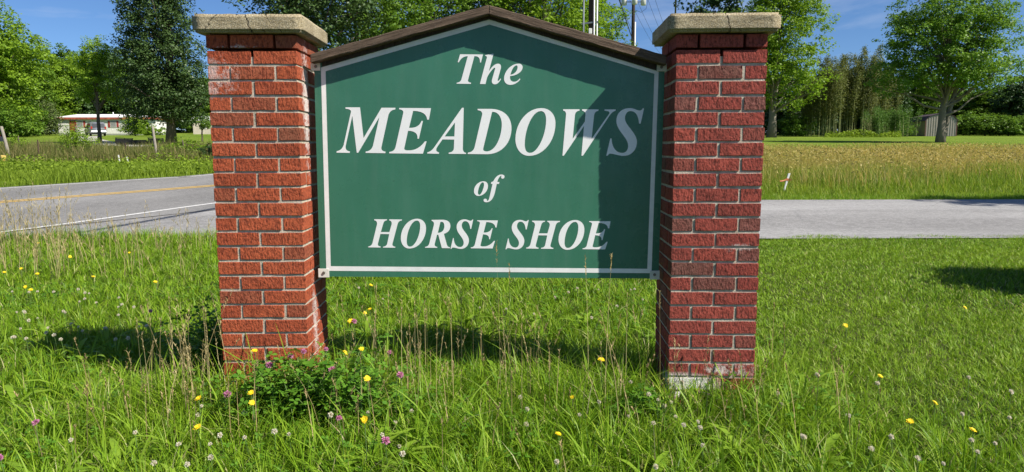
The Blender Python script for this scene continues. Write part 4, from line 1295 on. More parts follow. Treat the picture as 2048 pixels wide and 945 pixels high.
# ================================================================== UTILITY POLES AND WIRES
M['conduit'] = simple('white_conduit', (0.74, 0.72, 0.70), 0.5, 0.06, 3)
M['conduit_grey'] = simple('grey_conduit', (0.13, 0.15, 0.165), 0.5, 0.1, 3, 0, 0.3)
M['tank'] = simple('transformer_grey', (0.66, 0.66, 0.62), 0.45, 0.06, 3)
M['wire'] = simple('black_cable', (0.03, 0.03, 0.032), 0.6, 0.2, 4)
M['ceramic'] = simple('insulator', (0.30, 0.28, 0.27), 0.3, 0.1, 8)
y1 = 35.0
pa = at_dist(1180.5, y1)
pole1 = empty('utility_pole', pa)
tag(pole1, 'dark utility pole with white conduits behind the right slope of the sign', 'utility pole', 'utility poles')
MB().tube([(0, 0, -0.5), (0, 0, 4), (0, 0, 8), (0, 0, 11.5)], [0.17, 0.155, 0.14, 0.125], 14).build('shaft', M['pole_wood'], pole1)
for (x, y, m__) in ((0.10, -0.20, 'conduit'), (0.25, -0.12, 'conduit')):
    MB().tube([(x, y, 0.0), (x, y, 9.8)], 0.036, 10).build('conduit', M[m__], pole1)
MB().tube([(-0.40, -0.16, 0.0), (-0.40, -0.16, 9.3)], 0.045, 10).build('conduit', M['conduit_grey'], pole1)
mb = MB()
for z in (3.3, 6.35, 9.0):
    mb.box((-0.10, -0.165, z), (0.80, 0.05, 0.07), Matrix.Rotation(-0.12, 3, 'Y'))
mb.build('standoff_bracket', M['conduit_grey'], pole1)
MB().box((-0.08, -0.19, 5.95), (0.16, 0.12, 0.26), None, 0.02).build('clamp', M['tank'], pole1)
y2 = 60.0
pb2 = at_dist(1262, y2)
pole2 = empty('utility_pole', pb2)
tag(pole2, 'utility pole carrying three pale transformers beside the right pier cap', 'utility pole', 'utility poles')
MB().tube([(0, 0, -0.5), (0, 0, 5), (0, 0, 10), (0, 0, 13.2)], [0.17, 0.15, 0.135, 0.12], 14).build('shaft', M['pole_wood'], pole2)
MB().tube([(0.15, -0.13, 0), (0.15, -0.13, 9.9)], 0.055, 8).build('conduit', M['conduit'], pole2)
zt = (296.7 - 12) * y2 / F + EYE - pb2.z
for (dx, dy) in ((-0.78, -0.05), (0.02, -0.42), (0.80, -0.05)):
    tk = MB().tube([(dx, dy, zt - 0.46), (dx, dy, zt - 0.43), (dx, dy, zt + 0.38), (dx, dy, zt + 0.46)], [0.17, 0.22, 0.22, 0.16], 14).build('transformer', M['tank'], pole2)
    MB().tube([(dx, dy, zt + 0.44), (dx, dy, zt + 0.72)], [0.05, 0.03], 8).build('bushing', M['ceramic'], tk)
m_ = MB()
m_.box((0, -0.1, zt + 0.15), (1.3, 0.07, 0.06)).box((0, -0.1, zt - 0.2), (1.3, 0.07, 0.06))
m_.build('mounting_bracket', M['conduit_grey'], pole2)
MB().box((0, -0.18, zt + 1.35), (2.5, 0.1, 0.12)).build('crossarm', M['pole_wood'], pole2)
for dx in (-1.15, -0.5, 0.5, 1.15):
    MB().tube([(dx, -0.18, zt + 1.40), (dx, -0.18, zt + 1.62)], [0.045, 0.03], 8).build('insulator', M['ceramic'], pole2)
m_ = MB()
for s in (-1, 1):
    q = [(s * 0.95, -0.25, zt + 0.35), (s * 1.12, -0.25, zt - 0.1), (s * 1.0, -0.25, zt - 0.75), (s * 0.6, -0.22, zt - 1.05), (s * 0.12, -0.15, zt - 0.85)]
    m_.tube(q, 0.016, 5, False)
m_.build('jumper_cable', M['wire'], pole2)
# overhead telephone cable: placed by the shadow it throws along the road on the left
s0, s1 = on_ground(165, 467), on_ground(425, 421)
up_ = Vector((SUN.x / SUN.z, SUN.y / SUN.z, 1))
hc = 8.8
c0 = s0 + up_ * (hc - s0.z); c1 = s1 + up_ * (hc - s1.z)
dd = c1 - c0
near = c0 - dd * 3
y3 = 112.0
pc = c0 + dd * ((y3 - c0.y) / dd.y)
pc.z = gz(pc.x, y3)
pole3 = empty('utility_pole', pc)
tag(pole3, 'farthest utility pole, hidden behind the right brick pier', 'utility pole', 'utility poles')
MB().tube([(0, 0, -0.5), (0, 0, 6), (0, 0, 12.2)], [0.16, 0.14, 0.12], 12).build('shaft', M['pole_wood'], pole3)
MB().box((0, -0.18, 11.6), (2.5, 0.1, 0.12)).build('crossarm', M['pole_wood'], pole3)
def wire(name, a, c, sag, r, label, group=None, n=18):
    a, c = Vector(a), Vector(c)
    pts = [a.lerp(c, t) - Vector((0, 0, sag * 4 * t * (1 - t))) for t in np.linspace(0, 1, n)]
    o = MB().tube(pts, r, 5).build(name, M['wire'], None)
    return tag(o, label, 'cable', group)
for i, dx in enumerate((-1.15, -0.5, 0.5, 1.15)):
    wire('power_line', pb2 + Vector((dx, -0.18, zt + 1.62)), pc + Vector((dx, -0.18, 11.66)), 0.9, 0.014, ('leftmost', 'second', 'third', 'rightmost')[i] + ' of four thin power lines crossing the sky left of the right pier cap', 'thin power lines in the sky')
wire('power_line', pa + Vector((0.1, 0, 11.3)), pb2 + Vector((0, -0.2, 9.0)), 0.5, 0.014, 'thin cable slanting between the two utility poles')
wire('guy_wire', pb2 + Vector((0, -0.15, (296.7 - 92) * y2 / F + EYE - pb2.z)), pa + Vector((0.35, 4.0, 12.5)), 0.0, 0.035, 'thick dark cable slanting down to the pole with transformers')
wire('telephone_cable', near, Vector((pc.x, pc.y - 0.15, hc)), 0.0, 0.05, 'heavy overhead cable out of view above, its shadow along the left road', None, 40)

# ================================================================== GRASS
def vnoise(x, y, s, seed=0):
    """cheap smooth value noise in 0..1"""
    g = np.random.default_rng(100 + seed)
    tab = g.random((64, 64))
    u, v = np.asarray(x) / s + 20.3, np.asarray(y) / s + 20.7
    i, j = np.floor(u).astype(int), np.floor(v).astype(int)
    a, c = u - i, v - j
    a = a * a * (3 - 2 * a); c = c * c * (3 - 2 * c)
    i, j, i1, j1 = i % 64, j % 64, (i + 1) % 64, (j + 1) % 64
    return (tab[i, j] * (1 - a) + tab[i1, j] * a) * (1 - c) + (tab[i, j1] * (1 - a) + tab[i1, j1] * a) * c

RN = Vector((dv.y, -dv.x, 0))
def road_off(x, y):
    return (x - A_.x) * RN.x + (y - A_.y) * RN.y
def in_lawn(x, y):
    edge = 9.28 + 0.22 * (vnoise(x, y, 0.5, 3) - 0.5) + 0.1 * np.sin(x * 5)
    return (y < edge) & (road_off(x, y) > 4.5 + 0.2 * vnoise(x, y, 0.6, 4))
def in_pier(x, y):
    bad = np.zeros(np.shape(x), bool)
    for c in (PL, PR):
        cx, cy = c['x'] + 0.2, c['y'] + 0.2
        bad |= (np.abs(x - cx) < 0.205) & (np.abs(y - cy) < 0.215)
    return bad
def tall(x, y):
    """how tall the grass stands"""
    unmown = smooth(1.35, 0.9, x) * 0.6 + 0.4 * smooth(2.2, 1.0, x)
    sign_ = np.exp(-((y - 3.2) / 0.55) ** 2) * smooth(1.65, 1.2, x) * smooth(-2.3, -1.4, x)
    front = smooth(3.3, 2.3, y)
    back = smooth(7.8, 9.2, y) * smooth(-1.0, -2.5, x)
    h = 0.058 + 0.036 * unmown + 0.085 * sign_ + 0.035 * front + 0.06 * back
    return h * (0.72 + 0.6 * vnoise(x, y, 0.42, 1))

def scatter(dens, y0, y1, half, seed, x_off=0.0):
    g = np.random.default_rng(seed)
    # area of the trapezoid |x| < half(y)
    ys_ = np.linspace(y0, y1, 200)
    wy = np.array([half(v) for v in ys_]) * 2
    area = float(((wy[1:] + wy[:-1]) / 2 * np.diff(ys_)).sum())
    n = int(dens * area)
    cdf = np.cumsum(wy); cdf /= cdf[-1]
    y = np.interp(g.random(n), cdf, ys_) + g.uniform(-0.01, 0.01, n)
    x = g.uniform(-1, 1, n) * np.interp(y, ys_, wy / 2) + x_off
    return x, y, g
half = lambda y: 0.82 * y + 0.9

def lawn(dens, y0, y1, seed, segs, wk, hk=1.0, mown=False, clump=0.65):
    x, y, g = scatter(dens, y0, y1, half, seed)
    # pull most blades towards tuft centres
    n = len(x)
    nt = max(10, n // 16)
    pick = g.integers(0, nt, n)
    tx, ty = x[:nt].copy(), y[:nt].copy()
    # nearest-in-index tufts would jump across the lawn; instead jitter round a local grid
    cell = 0.11
    jx = (np.floor(x / cell) + 0.5 + 0.45 * np.sin(12.9898 * np.floor(x / cell) + 78.233 * np.floor(y / cell))) * cell
    jy = (np.floor(y / cell) + 0.5 + 0.45 * np.cos(39.346 * np.floor(x / cell) + 11.135 * np.floor(y / cell))) * cell
    r_ = g.random(n)
    isT = g.random(n) < clump
    ox, oy = x - jx, y - jy
    x = np.where(isT, jx + ox * 0.45, x); y = np.where(isT, jy + oy * 0.45, y)
    ok = in_lawn(x, y) & ~in_pier(x, y)
    short_zone = smooth(1.0, 1.7, x + 0.5 * (vnoise(x, y, 0.5, 7) - 0.5)) * smooth(2.4, 3.1, y)
    ok &= (g.random(n) < short_zone) == mown
    x, y, isT, jx, jy, r_ = x[ok], y[ok], isT[ok], jx[ok], jy[ok], r_[ok]
    n = len(x)
    tuft = vnoise(jx, jy, 0.12, 9)
    h = tall(x, y) * np.where(isT, 0.75 + 0.75 * tuft, 0.8) * g.uniform(0.55, 1.25, n) * hk
    out = np.arctan2(y - jy, x - jx)
    ang = np.where(isT & (g.random(n) < 0.75), out + g.normal(0, 0.5, n), g.uniform(0, 6.28, n))
    bend = np.clip(g.normal(0.75 if mown else 0.65, 0.35, n), 0.05, 1.4)
    w = wk * g.uniform(0.6, 1.35, n)
    P = np.stack([x, y, ground(x, y) - 0.004], 1)
    return blades(P, h, w, bend, segs, ang)
stuff('lawn_grass', blade_mesh('lawn_grass', [lawn(5200, 1.95, 3.2, 1, 3, 0.0050), lawn(4200, 3.2, 5.0, 2, 3, 0.0056), lawn(2600, 5.0, 9.6, 4, 2, 0.0078), lawn(4200, 1.95, 3.6, 5, 2, 0.0044, 0.5, False, 0.1)], M['grass']), 'long unmown green grass round the sign and piers', 'grass')
stuff('mown_grass', blade_mesh('mown_grass', [lawn(7500, 1.95, 3.2, 11, 3, 0.0045, 0.85, True, 0.3), lawn(8000, 3.2, 5.0, 12, 2, 0.0050, 0.84, True, 0.2), lawn(4500, 5.0, 9.6, 14, 2, 0.0073, 0.85, True, 0.2)], M['grass_short']), 'shorter sunlit lawn to the right of the dark red pier', 'grass')

# long coarse blades standing above the rest
x, y, g = scatter(75, 2.0, 4.2, half, 21)
ok = in_lawn(x, y) & ~in_pier(x, y) & (x < 1.7)
x, y = x[ok], y[ok]; n = len(x)
coarse = blades(np.stack([x, y, ground(x, y)], 1), tall(x, y) * g.uniform(1.2, 2.0, n), g.uniform(0.006, 0.011, n), np.clip(g.normal(0.55, 0.3, n), 0.1, 1.2), 5)
stuff('coarse_grass', blade_mesh('coarse_grass', [coarse], M['broad']), 'broad coarse grass blades standing above the lawn', 'grass')

# trifoliate clover leaves low in the lawn
def trifoliate(P, size, mat, name, g, tilt=0.35):
    n = len(P)
    a0 = g.uniform(0, 6.28, n)
    nr = g.normal(0, tilt, (n, 3)); nr[:, 2] = 1
    nr /= np.linalg.norm(nr, axis=1)[:, None]
    Vs, Fs, off = [], [], 0
    for k in range(3):
        a = a0 + k * 2.094
        d = np.stack([np.cos(a), np.sin(a), np.zeros(n)], 1)
        d -= nr * (d * nr).sum(1)[:, None]
        d /= np.linalg.norm(d, axis=1)[:, None]
        b_ = np.cross(nr, d)
        s = size[:, None]
        V = np.stack([P, P + d * s * 0.45 + b_ * s * 0.36 + nr * s * 0.12, P + d * s * 0.95 + b_ * s * 0.2 + nr * s * 0.05, P + d * s * 0.95 - b_ * s * 0.2 + nr * s * 0.05, P + d * s * 0.45 - b_ * s * 0.36 + nr * s * 0.12], 1)
        i = np.arange(n)[:, None] * 5 + off
        Vs.append(V.reshape(-1, 3)); Fs.append(i + np.array([0, 1, 2, 3, 4])); off += n * 5
    return np_mesh(name, np.concatenate(Vs), Fs, mat)
x, y, g = scatter(260, 2.0, 6.0, half, 31)
ok = in_lawn(x, y) & ~in_pier(x, y) & (vnoise(x, y, 0.6, 5) > 0.45) & (x < 1.6)
x, y = x[ok], y[ok]; n = len(x)
stuff('clover_patch', trifoliate(np.stack([x, y, ground(x, y) + tall(x, y) * g.uniform(0.35, 0.8, n)], 1), g.uniform(0.012, 0.022, n), M['clover_leaf'], 'clover_patch', g), 'low clover leaves growing through the lawn', 'clover')

# broad leaves of plantain and dandelion
def lance_leaves(P, ang, ln, w, lift, name, mat):
    n = len(P)
    d = np.stack([np.cos(ang), np.sin(ang), np.zeros(n)], 1)
    b_ = np.stack([-np.sin(ang), np.cos(ang), np.zeros(n)], 1)
    up = np.array([0, 0, 1.0])
    prof_ = [(0.0, 0.12), (0.35, 0.8), (0.65, 1.0), (0.88, 0.6), (1.0, 0.05)]
    rows = []
    for t, k in prof_:
        c = P + d * (ln * t * np.cos(lift * (1 - 0.6 * t)))[:, None] + up * (ln * t * np.sin(lift * (1 - 0.6 * t)))[:, None]
        ww = (w * k * 0.5)[:, None] * b_
        rows += [c - ww + up * (w * k * 0.15)[:, None], c, c + ww + up * (w * k * 0.15)[:, None]]
    V = np.stack(rows, 1)
    i = np.arange(n)[:, None] * 15
    Fs = []
    for r_ in range(4):
        for q in range(2):
            Fs.append(i + np.array([r_ * 3 + q, r_ * 3 + q + 1, r_ * 3 + q + 4, r_ * 3 + q + 3]))
    return np_mesh(name, V.reshape(-1, 3), [np.concatenate(Fs)], mat)
x, y, g = scatter(6.5, 2.05, 4.6, half, 41)
ok = in_lawn(x, y) & ~in_pier(x, y) & (x < 1.5)
x, y = x[ok], y[ok]
m = 7
xr, yr = np.repeat(x, m), np.repeat(y, m); n = len(xr)
ang = np.tile(np.arange(m) * 6.283 / m, len(x)) + g.normal(0, 0.35, n)
stuff('plantain_rosettes', lance_leaves(np.stack([xr, yr, ground(xr, yr) + 0.02], 1), ang, g.uniform(0.09, 0.22, n), g.uniform(0.014, 0.034, n), g.uniform(0.5, 1.25, n), 'plantain_rosettes', M['broad']), 'broad light green weed leaves in the front grass', 'weeds')

# seed stalks: thin stem and a fuzzy head
def stalks(P, h, lean, ang, head_len, head_w, name, mat, wst=0.0022, fuzz=10, fw=0.004):
    n = len(P)
    bst = blades(P, h, np.full(n, wst * 2.2), lean, 4, ang, 0.12)
    d = np.stack([np.cos(ang), np.sin(ang), np.zeros(n)], 1)
    sets = [bst]
    g = np.random.default_rng(len(P))
    rep = np.repeat(np.arange(n), fuzz)
    t = 1 - (head_len / h)[rep] * g.random(len(rep))
    c = P[rep] + np.array([0, 0, 1.0]) * (h[rep] * t * (1 - 0.12 * lean[rep] * t))[:, None] + d[rep] * (h[rep] * lean[rep] * t * t)[:, None]
    a2 = g.uniform(0, 6.28, len(rep))
    sets.append(blades(c, head_w[rep] * g.uniform(0.8, 1.8, len(rep)), np.full(len(rep), fw), g.uniform(0.4, 0.9, len(rep)), 2, a2))
    return blade_mesh(name, sets, mat)
def stalk_set(pxs, seed, hmin, hmax):
    pass
g = np.random.default_rng(51)
# plantain heads and ripe grass round the sign
n = 210
x = g.uniform(-1.9, 1.45, n); y = 2.95 + np.abs(g.normal(0, 0.38, n)) * np.where(g.random(n) < 0.5, 1, -0.6)
ok = in_lawn(x, y) & ~in_pier(x, y); x, y = x[ok], y[ok]; n = len(x)
stuff('plantain_heads', stalks(np.stack([x, y, ground(x, y)], 1), g.uniform(0.16, 0.36, n), np.clip(g.normal(0.15, 0.12, n), 0, 0.6), g.uniform(0, 6.28, n), np.full(n, 0.035), np.full(n, 0.008), 'plantain_heads', M['spike'], 0.0016, 16, 0.005), 'brown plantain seed heads standing in grass below the sign', 'weeds')
n = 95
x = np.concatenate([g.uniform(-0.75, 0.75, 55), g.normal(-1.42, 0.12, 40)]); y = np.concatenate([g.uniform(2.75, 3.6, 55), g.normal(3.05, 0.12, 40)])
ok = ~in_pier(x, y); x, y = x[ok], y[ok]; n = len(x)
stuff('ripe_grass_stalks', stalks(np.stack([x, y, ground(x, y)], 1), g.uniform(0.30, 0.56, n), np.clip(g.normal(0.18, 0.15, n), 0, 0.7), g.uniform(0, 6.28, n), g.uniform(0.07, 0.15, n), np.full(n, 0.013), 'ripe_grass_stalks', M['seed'], 0.0014, 22, 0.0035), 'tan ripe grass stalks in front of the sign and left pier', 'grass')
# tall ones that reach over the lower edge of the board
tall_px = [(1000, 486, 3.05), (1020, 524, 3.0), (1214, 507, 3.0), (1180, 510, 3.1), (905, 596, 3.0), (1325, 580, 3.0), (800, 600, 3.2), (870, 640, 2.9)]
Pq, hq = [], []
for px, py, yy in tall_px:
    q = on_y(px, py, yy); Pq.append((q.x, yy, 0)); hq.append(q.z)
Pq = np.array(Pq); hq = np.array(hq); n = len(hq)
stuff('tall_grass_stalks', stalks(Pq, hq, np.full(n, 0.03), g.uniform(0, 6.28, n), np.full(n, 0.09), np.full(n, 0.010), 'tall_grass_stalks', M['seed'], 0.0013, 30, 0.004), 'few tall grass stalks rising in front of the sign board', 'grass')
# wispy dry grass at the road edge on the left
n = 300
px_ = np.concatenate([g.uniform(-80, 120, 190), g.uniform(100, 420, 110)])
yy = g.uniform(6.2, 9.0, n)
x = np.array([ray(p, 400).x / ray(p, 400).y * q for p, q in zip(px_, yy)]); y = yy
ok = in_lawn(x, y); x, y = x[ok], y[ok]; n = len(x)
hh = g.uniform(0.35, 0.85, n) * np.where(x < -5.0, 1.0, 0.7)
stuff('roadside_dry_grass', stalks(np.stack([x, y, ground(x, y)], 1), hh, np.clip(g.normal(0.22, 0.15, n), 0, 0.8), g.uniform(0, 6.28, n), hh * 0.35, np.full(n, 0.03), 'roadside_dry_grass', M['seed'], 0.0022, 16, 0.005), 'tall wispy dry grass at the road edge on the left', 'grass')

# ---- meadow on the right, verge and weeds on the left
def field(n, y0, y1, lo, hi, seed, hfun, wk, segs, bend=0.35, power=1.0):
    g = np.random.default_rng(seed)
    y = y0 + (y1 - y0) * g.random(n) ** power
    x = lo(y) + (hi(y) - lo(y)) * g.random(n)
    h = hfun(x, y, g)
    w = wk * (y / y0) ** 0.8 * g.uniform(0.6, 1.4, n)
    ok = h > 0.02
    x, y, h, w = x[ok], y[ok], h[ok], w[ok]; n = len(x)
    return blades(np.stack([x, y, ground(x, y) - 0.01], 1), h, w, np.clip(g.normal(bend, 0.25, n), 0, 1), segs)
flo = lambda y: np.maximum(4.8, 0.22 * y)
fhi = lambda y: 0.80 * y + 2.0
def h_green(x, y, g):
    e = smooth(14.4, 18.5, y + 0.8 * (vnoise(x, y, 1.2, 11) - 0.5))
    return (0.06 + 0.42 * e) * g.uniform(0.5, 1.15, len(x)) * (0.8 + 0.5 * vnoise(x, y, 1.5, 12))
def h_tan(x, y, g):
    e = smooth(16.0, 23.0, y + 4.0 * (vnoise(x, y, 2.0, 13) - 0.5))
    return np.where(g.random(len(x)) < e, 0.62, 0.0) * g.uniform(0.6, 1.12, len(x)) * (0.85 + 0.3 * vnoise(x, y, 3.0, 14))
stuff('meadow_green_grass', blade_mesh('meadow_green_grass', [field(52000, 14.2, 24, flo, fhi, 61, h_green, 0.012, 2), field(12000, 24, 33, flo, fhi, 62, h_green, 0.018, 2)], M['field_green']), 'green uncut grass along the far side of the side road', 'grass')
stuff('meadow_ripe_grass', blade_mesh('meadow_ripe_grass', [field(50000, 15.5, 25, flo, fhi, 63, h_tan, 0.010, 2, 0.3), field(39000, 25, 33.5, flo, fhi, 64, h_tan, 0.014, 2, 0.3)], M['field_tan']), 'tan ripe meadow grass between side road and far lawn', 'grass')
g = np.random.default_rng(66)
n = 30000
y = 16 + 17.5 * g.random(n) ** 0.9; x = flo(y) + (fhi(y) - flo(y)) * g.random(n)
ok = g.random(n) < smooth(16.0, 23.0, y + 4.0 * (vnoise(x, y, 2.0, 13) - 0.5)); x, y = x[ok], y[ok]; n = len(x)
stuff('meadow_seed_heads', leaves_mesh('meadow_seed_heads', np.stack([x, y, ground(x, y) + g.uniform(0.34, 0.66, n) * (0.85 + 0.3 * vnoise(x, y, 3.0, 14))], 1), 0.075, M['field_tan'], up=0.0, aspect=0.4), 'loose tan seed heads over the ripe meadow', 'grass')
# short edge grass beside the road
stuff('road_edge_grass', blade_mesh('road_edge_grass', [field(9000, 14.15, 15.2, flo, fhi, 65, lambda x, y, g: g.uniform(0.04, 0.12, len(x)), 0.012, 1)], M['grass_short']), 'short bright grass strip at the far road edge on the right', 'grass')
# left verge between main road and weeds
def left_x(px, y): return (px - 1024) / F * y
vlo = lambda y: left_x(-160, y)
vhi = lambda y: left_x(470, y)
def off_road(x, y): return road_off(x, y) < -3.95
def h_verge(x, y, g):
    h = 0.10 + 0.30 * smooth(0.45, 0.75, vnoise(x, y, 1.4, 21)) * smooth(29, 22, y)
    near_road = np.exp(-((road_off(x, y) + 4.5) / 0.6) ** 2)
    return np.where(off_road(x, y), (h + 0.05 * near_road) * g.uniform(0.5, 1.2, len(x)), 0)
stuff('verge_grass', blade_mesh('verge_grass', [field(50000, 15.5, 31, vlo, vhi, 71, h_verge, 0.013, 2, 0.45)], M['weed_bright']), 'bright green grass verge beyond the main road', 'grass')
def h_weed(x, y, g):
    band = smooth(29.0, 30.0, y) * smooth(42.5, 38.0, y)
    return np.where(off_road(x, y), band * (0.30 + 0.62 * vnoise(x, y, 1.1, 22)) * g.uniform(0.5, 1.25, len(x)), 0)
stuff('fence_row_weeds', blade_mesh('fence_row_weeds', [field(46000, 29, 43, vlo, vhi, 72, h_weed, 0.018, 2, 0.3)], M['weed']), 'rough brown and green weeds along the old fence line', 'weeds')
g = np.random.default_rng(73)
n = 5200
y = g.uniform(20, 29.5, n); x = vlo(y) + (vhi(y) - vlo(y)) * g.random(n)
ok = off_road(x, y) & (vnoise(x, y, 1.4, 21) > 0.55); x, y = x[ok], y[ok]; n = len(x)
P = np.stack([x, y, ground(x, y) + g.uniform(0.05, 0.42, n)], 1)
stuff('verge_weeds', leaves_mesh('verge_weeds', P, 0.10, M['weed_bright'], up=0.6), 'leafy bright weeds on the verge beyond the main road', 'weeds')
# leafy ground cover at the foot of the bamboo
n = 2600
px_ = g.uniform(1645, 1795, n); y = g.uniform(91, 95, n)
x = (px_ - 1024) / F * y
stuff('bamboo_ground_cover', leaves_mesh('bamboo_ground_cover', np.stack([x, y, ground(x, y) + g.random(n) ** 1.5 * 0.75 * (0.5 + vnoise(x, y, 2, 33))], 1), 0.26, M['weed_bright'], up=0.7), 'bright leafy ground cover at the foot of the bamboo', 'weeds')

# ================================================================== FLOWERS
def yellow_proto():
    root = empty('yellow_flower')
    MB().tube([(0, 0, 0), (0.004, 0.002, 0.5), (0, 0, 1.0)], 0.0016, 5, False).build('stem', M['stem'], root)
    mb = MB()
    for ring, (n, r0, r1, z) in enumerate(((15, 0.003, 0.019, 0.0), (11, 0.002, 0.012, 0.004))):
        for k in range(n):
            a = k * 6.2832 / n + ring * 0.2
            ca, sa = math.cos(a), math.sin(a)
            w = 0.0030 * rnd.uniform(0.7, 1.15); r1_ = r1; r1 = r1 * rnd.uniform(0.78, 1.1)
            mb.poly([(ca * r0 - sa * w * 0.4, sa * r0 + ca * w * 0.4, z), (ca * r0 + sa * w * 0.4, sa * r0 - ca * w * 0.4, z), (ca * r1 + sa * w, sa * r1 - ca * w, z + 0.003), (ca * (r1 + 0.0015), sa * (r1 + 0.0015), z + 0.0032), (ca * r1 - sa * w, sa * r1 + ca * w, z + 0.003)])
            r1 = r1_
    mb.ball((0, 0, 0.003), 0.006, 1, (1, 1, 0.7))
    mb.ball((0, 0, -0.004), 0.005, 1, (1, 1, 1.4))
    hd = mb.build('blossom', M['yellow_petal'], root)
    hd.location = (0, 0, 1.0)
    tag(root, 'proto', 'flower')
    return root
def clover_proto(name, mat, r, seed):
    root = empty(name)
    MB().tube([(0, 0, 0), (0.006, 0.0, 0.5), (0, 0, 1.0)], 0.0014, 5, False).build('stem', M['stem'], root)
    g = np.random.default_rng(seed)
    n = 60
    q = g.normal(size=(n, 3)); q[:, 2] = np.abs(q[:, 2]) * 1.2 - 0.35
    q /= np.linalg.norm(q, axis=1)[:, None]
    V, q4, t3 = blades(q * r * 0.35, np.full(n, r * 0.15), np.full(n, r * 0.42), np.zeros(n), 2)
    V = V.reshape(n, -1, 3)
    # florets point outwards from the head's centre
    P0 = q * r * 0.25; tip = q * r * g.uniform(0.85, 1.1, n)[:, None]
    side = np.cross(q, g.normal(size=(n, 3))); side /= np.linalg.norm(side, axis=1)[:, None]
    V[:, 0] = P0 - side * r * 0.1; V[:, 1] = P0 + side * r * 0.1
    V[:, 2] = P0 * 0.4 + tip * 0.6 - side * r * 0.2; V[:, 3] = P0 * 0.4 + tip * 0.6 + side * r * 0.2
    V[:, 4] = tip
    hd = link('blossom', np_mesh('blossom', V.reshape(-1, 3), q4 + [t3], mat), None, root)
    hd.location = (0, 0, 1.0)
    return tag(root, 'proto', 'flower')
yp = yellow_proto()
pp = clover_proto('red_clover', M['pink_petal'], 0.0155, 5)
wp = clover_proto('white_clover', M['white_petal'], 0.0105, 6)
first = set()
def flower(pr, px, py, h, label, group, s=1.0, lean=0.0):
    d = ray(px, py)
    t = (EYE - h) / -d.z
    x, y = d.x * t, d.y * t
    if pr in first: o = copy_tree(pr)
    else:
        first.add(pr); o = pr
    z0_ = gz(x, y)
    o.location = (x, y, z0_)
    o.rotation_euler = (rnd.uniform(-0.08, 0.08), rnd.uniform(-0.08, 0.08), rnd.uniform(-0.6, 0.9))
    hh = h - z0_
    for ch in o.children:
        if ch.name.startswith('stem'): ch.scale = (1, 1, hh)
        else:
            ch.location = (0, 0, hh); ch.scale = (s, s, s)
            ch.rotation_euler = (rnd.uniform(0.2, 0.95), rnd.uniform(-0.4, 0.4), 0)
    tag(o, label, None, group)
YL = [(518, 700, .30, 'yellow flower in front of the left pier brickwork'), (695, 642, .33, 'yellow flower beside a pink one right of the left pier'), (740, 571, .16, 'small yellow flower just below the lower left of the board'),
 (727, 626, .20, 'yellow flower behind the shadow line, left of a pair mate'), (745, 618, .20, 'faint yellow flower in the grass behind the sign'), (733, 697, .30, 'yellow flower on tall stem at the right end of the clover bush'), (690, 706, .28, 'yellow flower at the foot of the left pier corner'),
 (738, 757, .28, 'yellow flower in the middle right of the clover bush'), (506, 787, .22, 'upper of two yellow flowers before the left pier foot'), (506, 806, .19, 'lower smaller of two yellow flowers before the left pier foot'), (728, 838, .24, 'yellow flower low in front of the clover bush'),
 (1204, 718, .26, 'yellow flower in the sign shadow near the right pier'), (1146, 797, .14, 'small yellow flower in front grass below the letter O'), (1122, 870, .14, 'tiny yellow flower in the front grass, centre right'),
 (398, 799, .20, 'yellow flower left of the left pier foot'), (398, 852, .18, 'yellow flower in the front grass at lower left'), (6, 545, .15, 'yellow flower at the left edge of the lawn'), (40, 538, .15, 'yellow flower second from the left edge'), (77, 548, .15, 'yellow flower in the left lawn, third in its row'),
 (53, 574, .14, 'upper of a close yellow pair at left'), (60, 580, .13, 'lower of a close yellow pair at left'), (77, 487, .2, 'yellow flower by the road edge at far left'), (138, 514, .14, 'yellow flower in the upper left lawn'), (259, 506, .14, 'yellow flower below the cable shadow on the road'),
 (186, 554, .14, 'yellow flower alone in the left lawn'), (310, 564, .14, 'yellow flower in the lawn just left of the left pier'), (1926, 615, .12, 'yellow flower in the right lawn below the dark shadow'), (1694, 652, .12, 'yellow flower in the middle of the right lawn'), (1755, 752, .13, 'yellow flower in the right lawn, lower middle'),
 (1871, 808, .14, 'yellow flower at lower right, upper one of three'), (1815, 841, .14, 'yellow flower at lower right, leftmost of three'), (1948, 860, .15, 'yellow flower at lower right, rightmost of three')]
for px, py, h, lab in YL: flower(yp, px, py, h, lab, 'yellow flowers in the grass', rnd.uniform(0.62, 0.85))
KL = [(300, 623, .22, 'pink clover blossom among dark weeds left of the pier'), (72, 846, .2, 'pink clover blossom at lower left'), (10, 913, .2, 'pink clover blossom in the bottom left corner'), (580, 713, .30, 'large pink clover blossom against the left pier foot'), (600, 705, .32, 'pink clover blossom at the top of the clover bush'),
 (536, 731, .27, 'pink clover blossom before the left pier bricks'), (708, 643, .33, 'pink clover blossom beside a yellow flower'), (665, 741, .27, 'pink clover blossom in the middle of the bush'), (685, 838, .22, 'pink clover blossom low in the front of the bush'), (804, 747, .24, 'pink clover blossom at the right end of the bush'),
 (770, 878, .18, 'pale pink clover blossom in the front grass'), (462, 787, .2, 'pink clover blossom at the left foot of the pier'), (774, 706, .24, 'pink clover blossom in the sign shadow'), (649, 700, .3, 'pink clover blossom at the pier corner')]
for px, py, h, lab in KL: flower(pp, px, py, h, lab, 'pink clover blossoms', rnd.uniform(0.8, 1.15))
g = random.Random(77)
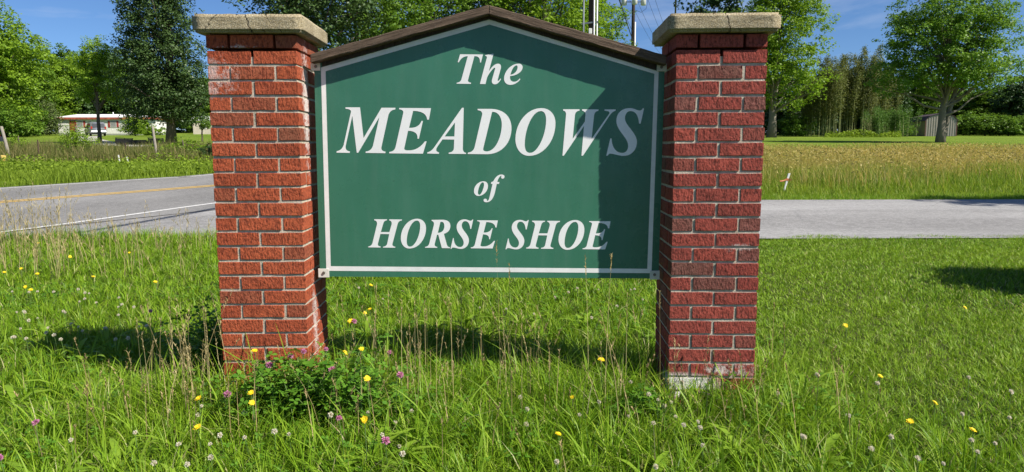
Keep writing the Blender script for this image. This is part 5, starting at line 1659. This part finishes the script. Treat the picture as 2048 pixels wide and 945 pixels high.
zones = [((20, 300), (575, 680), 38, 'small white clover blossom in the lawn left of the left pier', 'white clovers on the left lawn'),
         ((680, 1290), (575, 640), 14, 'small white clover blossom in the grass seen below the board', 'white clovers below the board'),
         ((120, 900), (800, 935), 22, 'small pale clover blossom in the front grass at left', 'white clovers in the front grass at left'),
         ((1000, 1420), (760, 935), 22, 'small pale clover blossom in the front grass before the right pier', 'white clovers before the right pier'),
         ((1550, 2040), (750, 935), 18, 'small pale clover blossom in the front lawn at lower right', 'white clovers at lower right')]
for (xa, xb), (ya, yb), n, lab, grp in zones:
    for _ in range(n):
        flower(wp, g.uniform(xa, xb), g.uniform(ya, yb), g.uniform(0.09, 0.17), lab, grp, g.uniform(0.75, 1.25))

# the red clover bush at the foot of the left pier
def clover_bush(label, pts, seed, n_leaf, hmax, sx, sy):
    g = np.random.default_rng(seed)
    b_ = Vector(pts)
    root = empty('clover_bush', b_)
    tag(root, label, 'plant', 'clover bushes by the piers')
    n_st = max(14, n_leaf // 22)
    mb = MB(); P = []
    for k in range(n_st):
        bx_, by_ = g.normal(0, 0.7, 2) * (sx, sy)
        hh = hmax * g.uniform(0.45, 1.08) * math.exp(-(bx_ / (2.4 * sx)) ** 2)
        a = g.uniform(0, 6.28); ln = g.uniform(0.1, 0.55) * hh
        c = [(bx_ + math.cos(a) * ln * t * t, by_ + math.sin(a) * ln * t * t, hh * t) for t in (0, 0.35, 0.7, 1.0)]
        mb.tube(c, 0.0016, 4, False)
        m = 22
        t = g.uniform(0.15, 1.05, m)
        off = g.normal(0, 0.022, (m, 3))
        P.append(np.stack([bx_ + math.cos(a) * ln * t * t, by_ + math.sin(a) * ln * t * t, hh * t], 1) + off)
    P = np.concatenate(P)
    P[:, 2] = np.abs(P[:, 2]) + 0.01
    P = P[~in_pier(P[:, 0] + b_.x, P[:, 1] + b_.y)]
    link('leaves', trifoliate(P, g.uniform(0.014, 0.030, len(P)), M['clover_leaf'], 'leaves', g, 0.45), None, root)
    mb.build('stems', M['stem'], root)
clover_bush('leafy red clover bush growing before the left pier corner', (-0.84, 2.95, 0), 5, 2400, 0.30, 0.26, 0.14)
clover_bush('dark clover bush in the shadow left of the left pier', (-1.62, 3.62, 0), 6, 900, 0.34, 0.16, 0.12)
clover_bush('low clover clump at the left foot of the right pier', (0.55, 2.98, 0), 7, 330, 0.13, 0.10, 0.08)
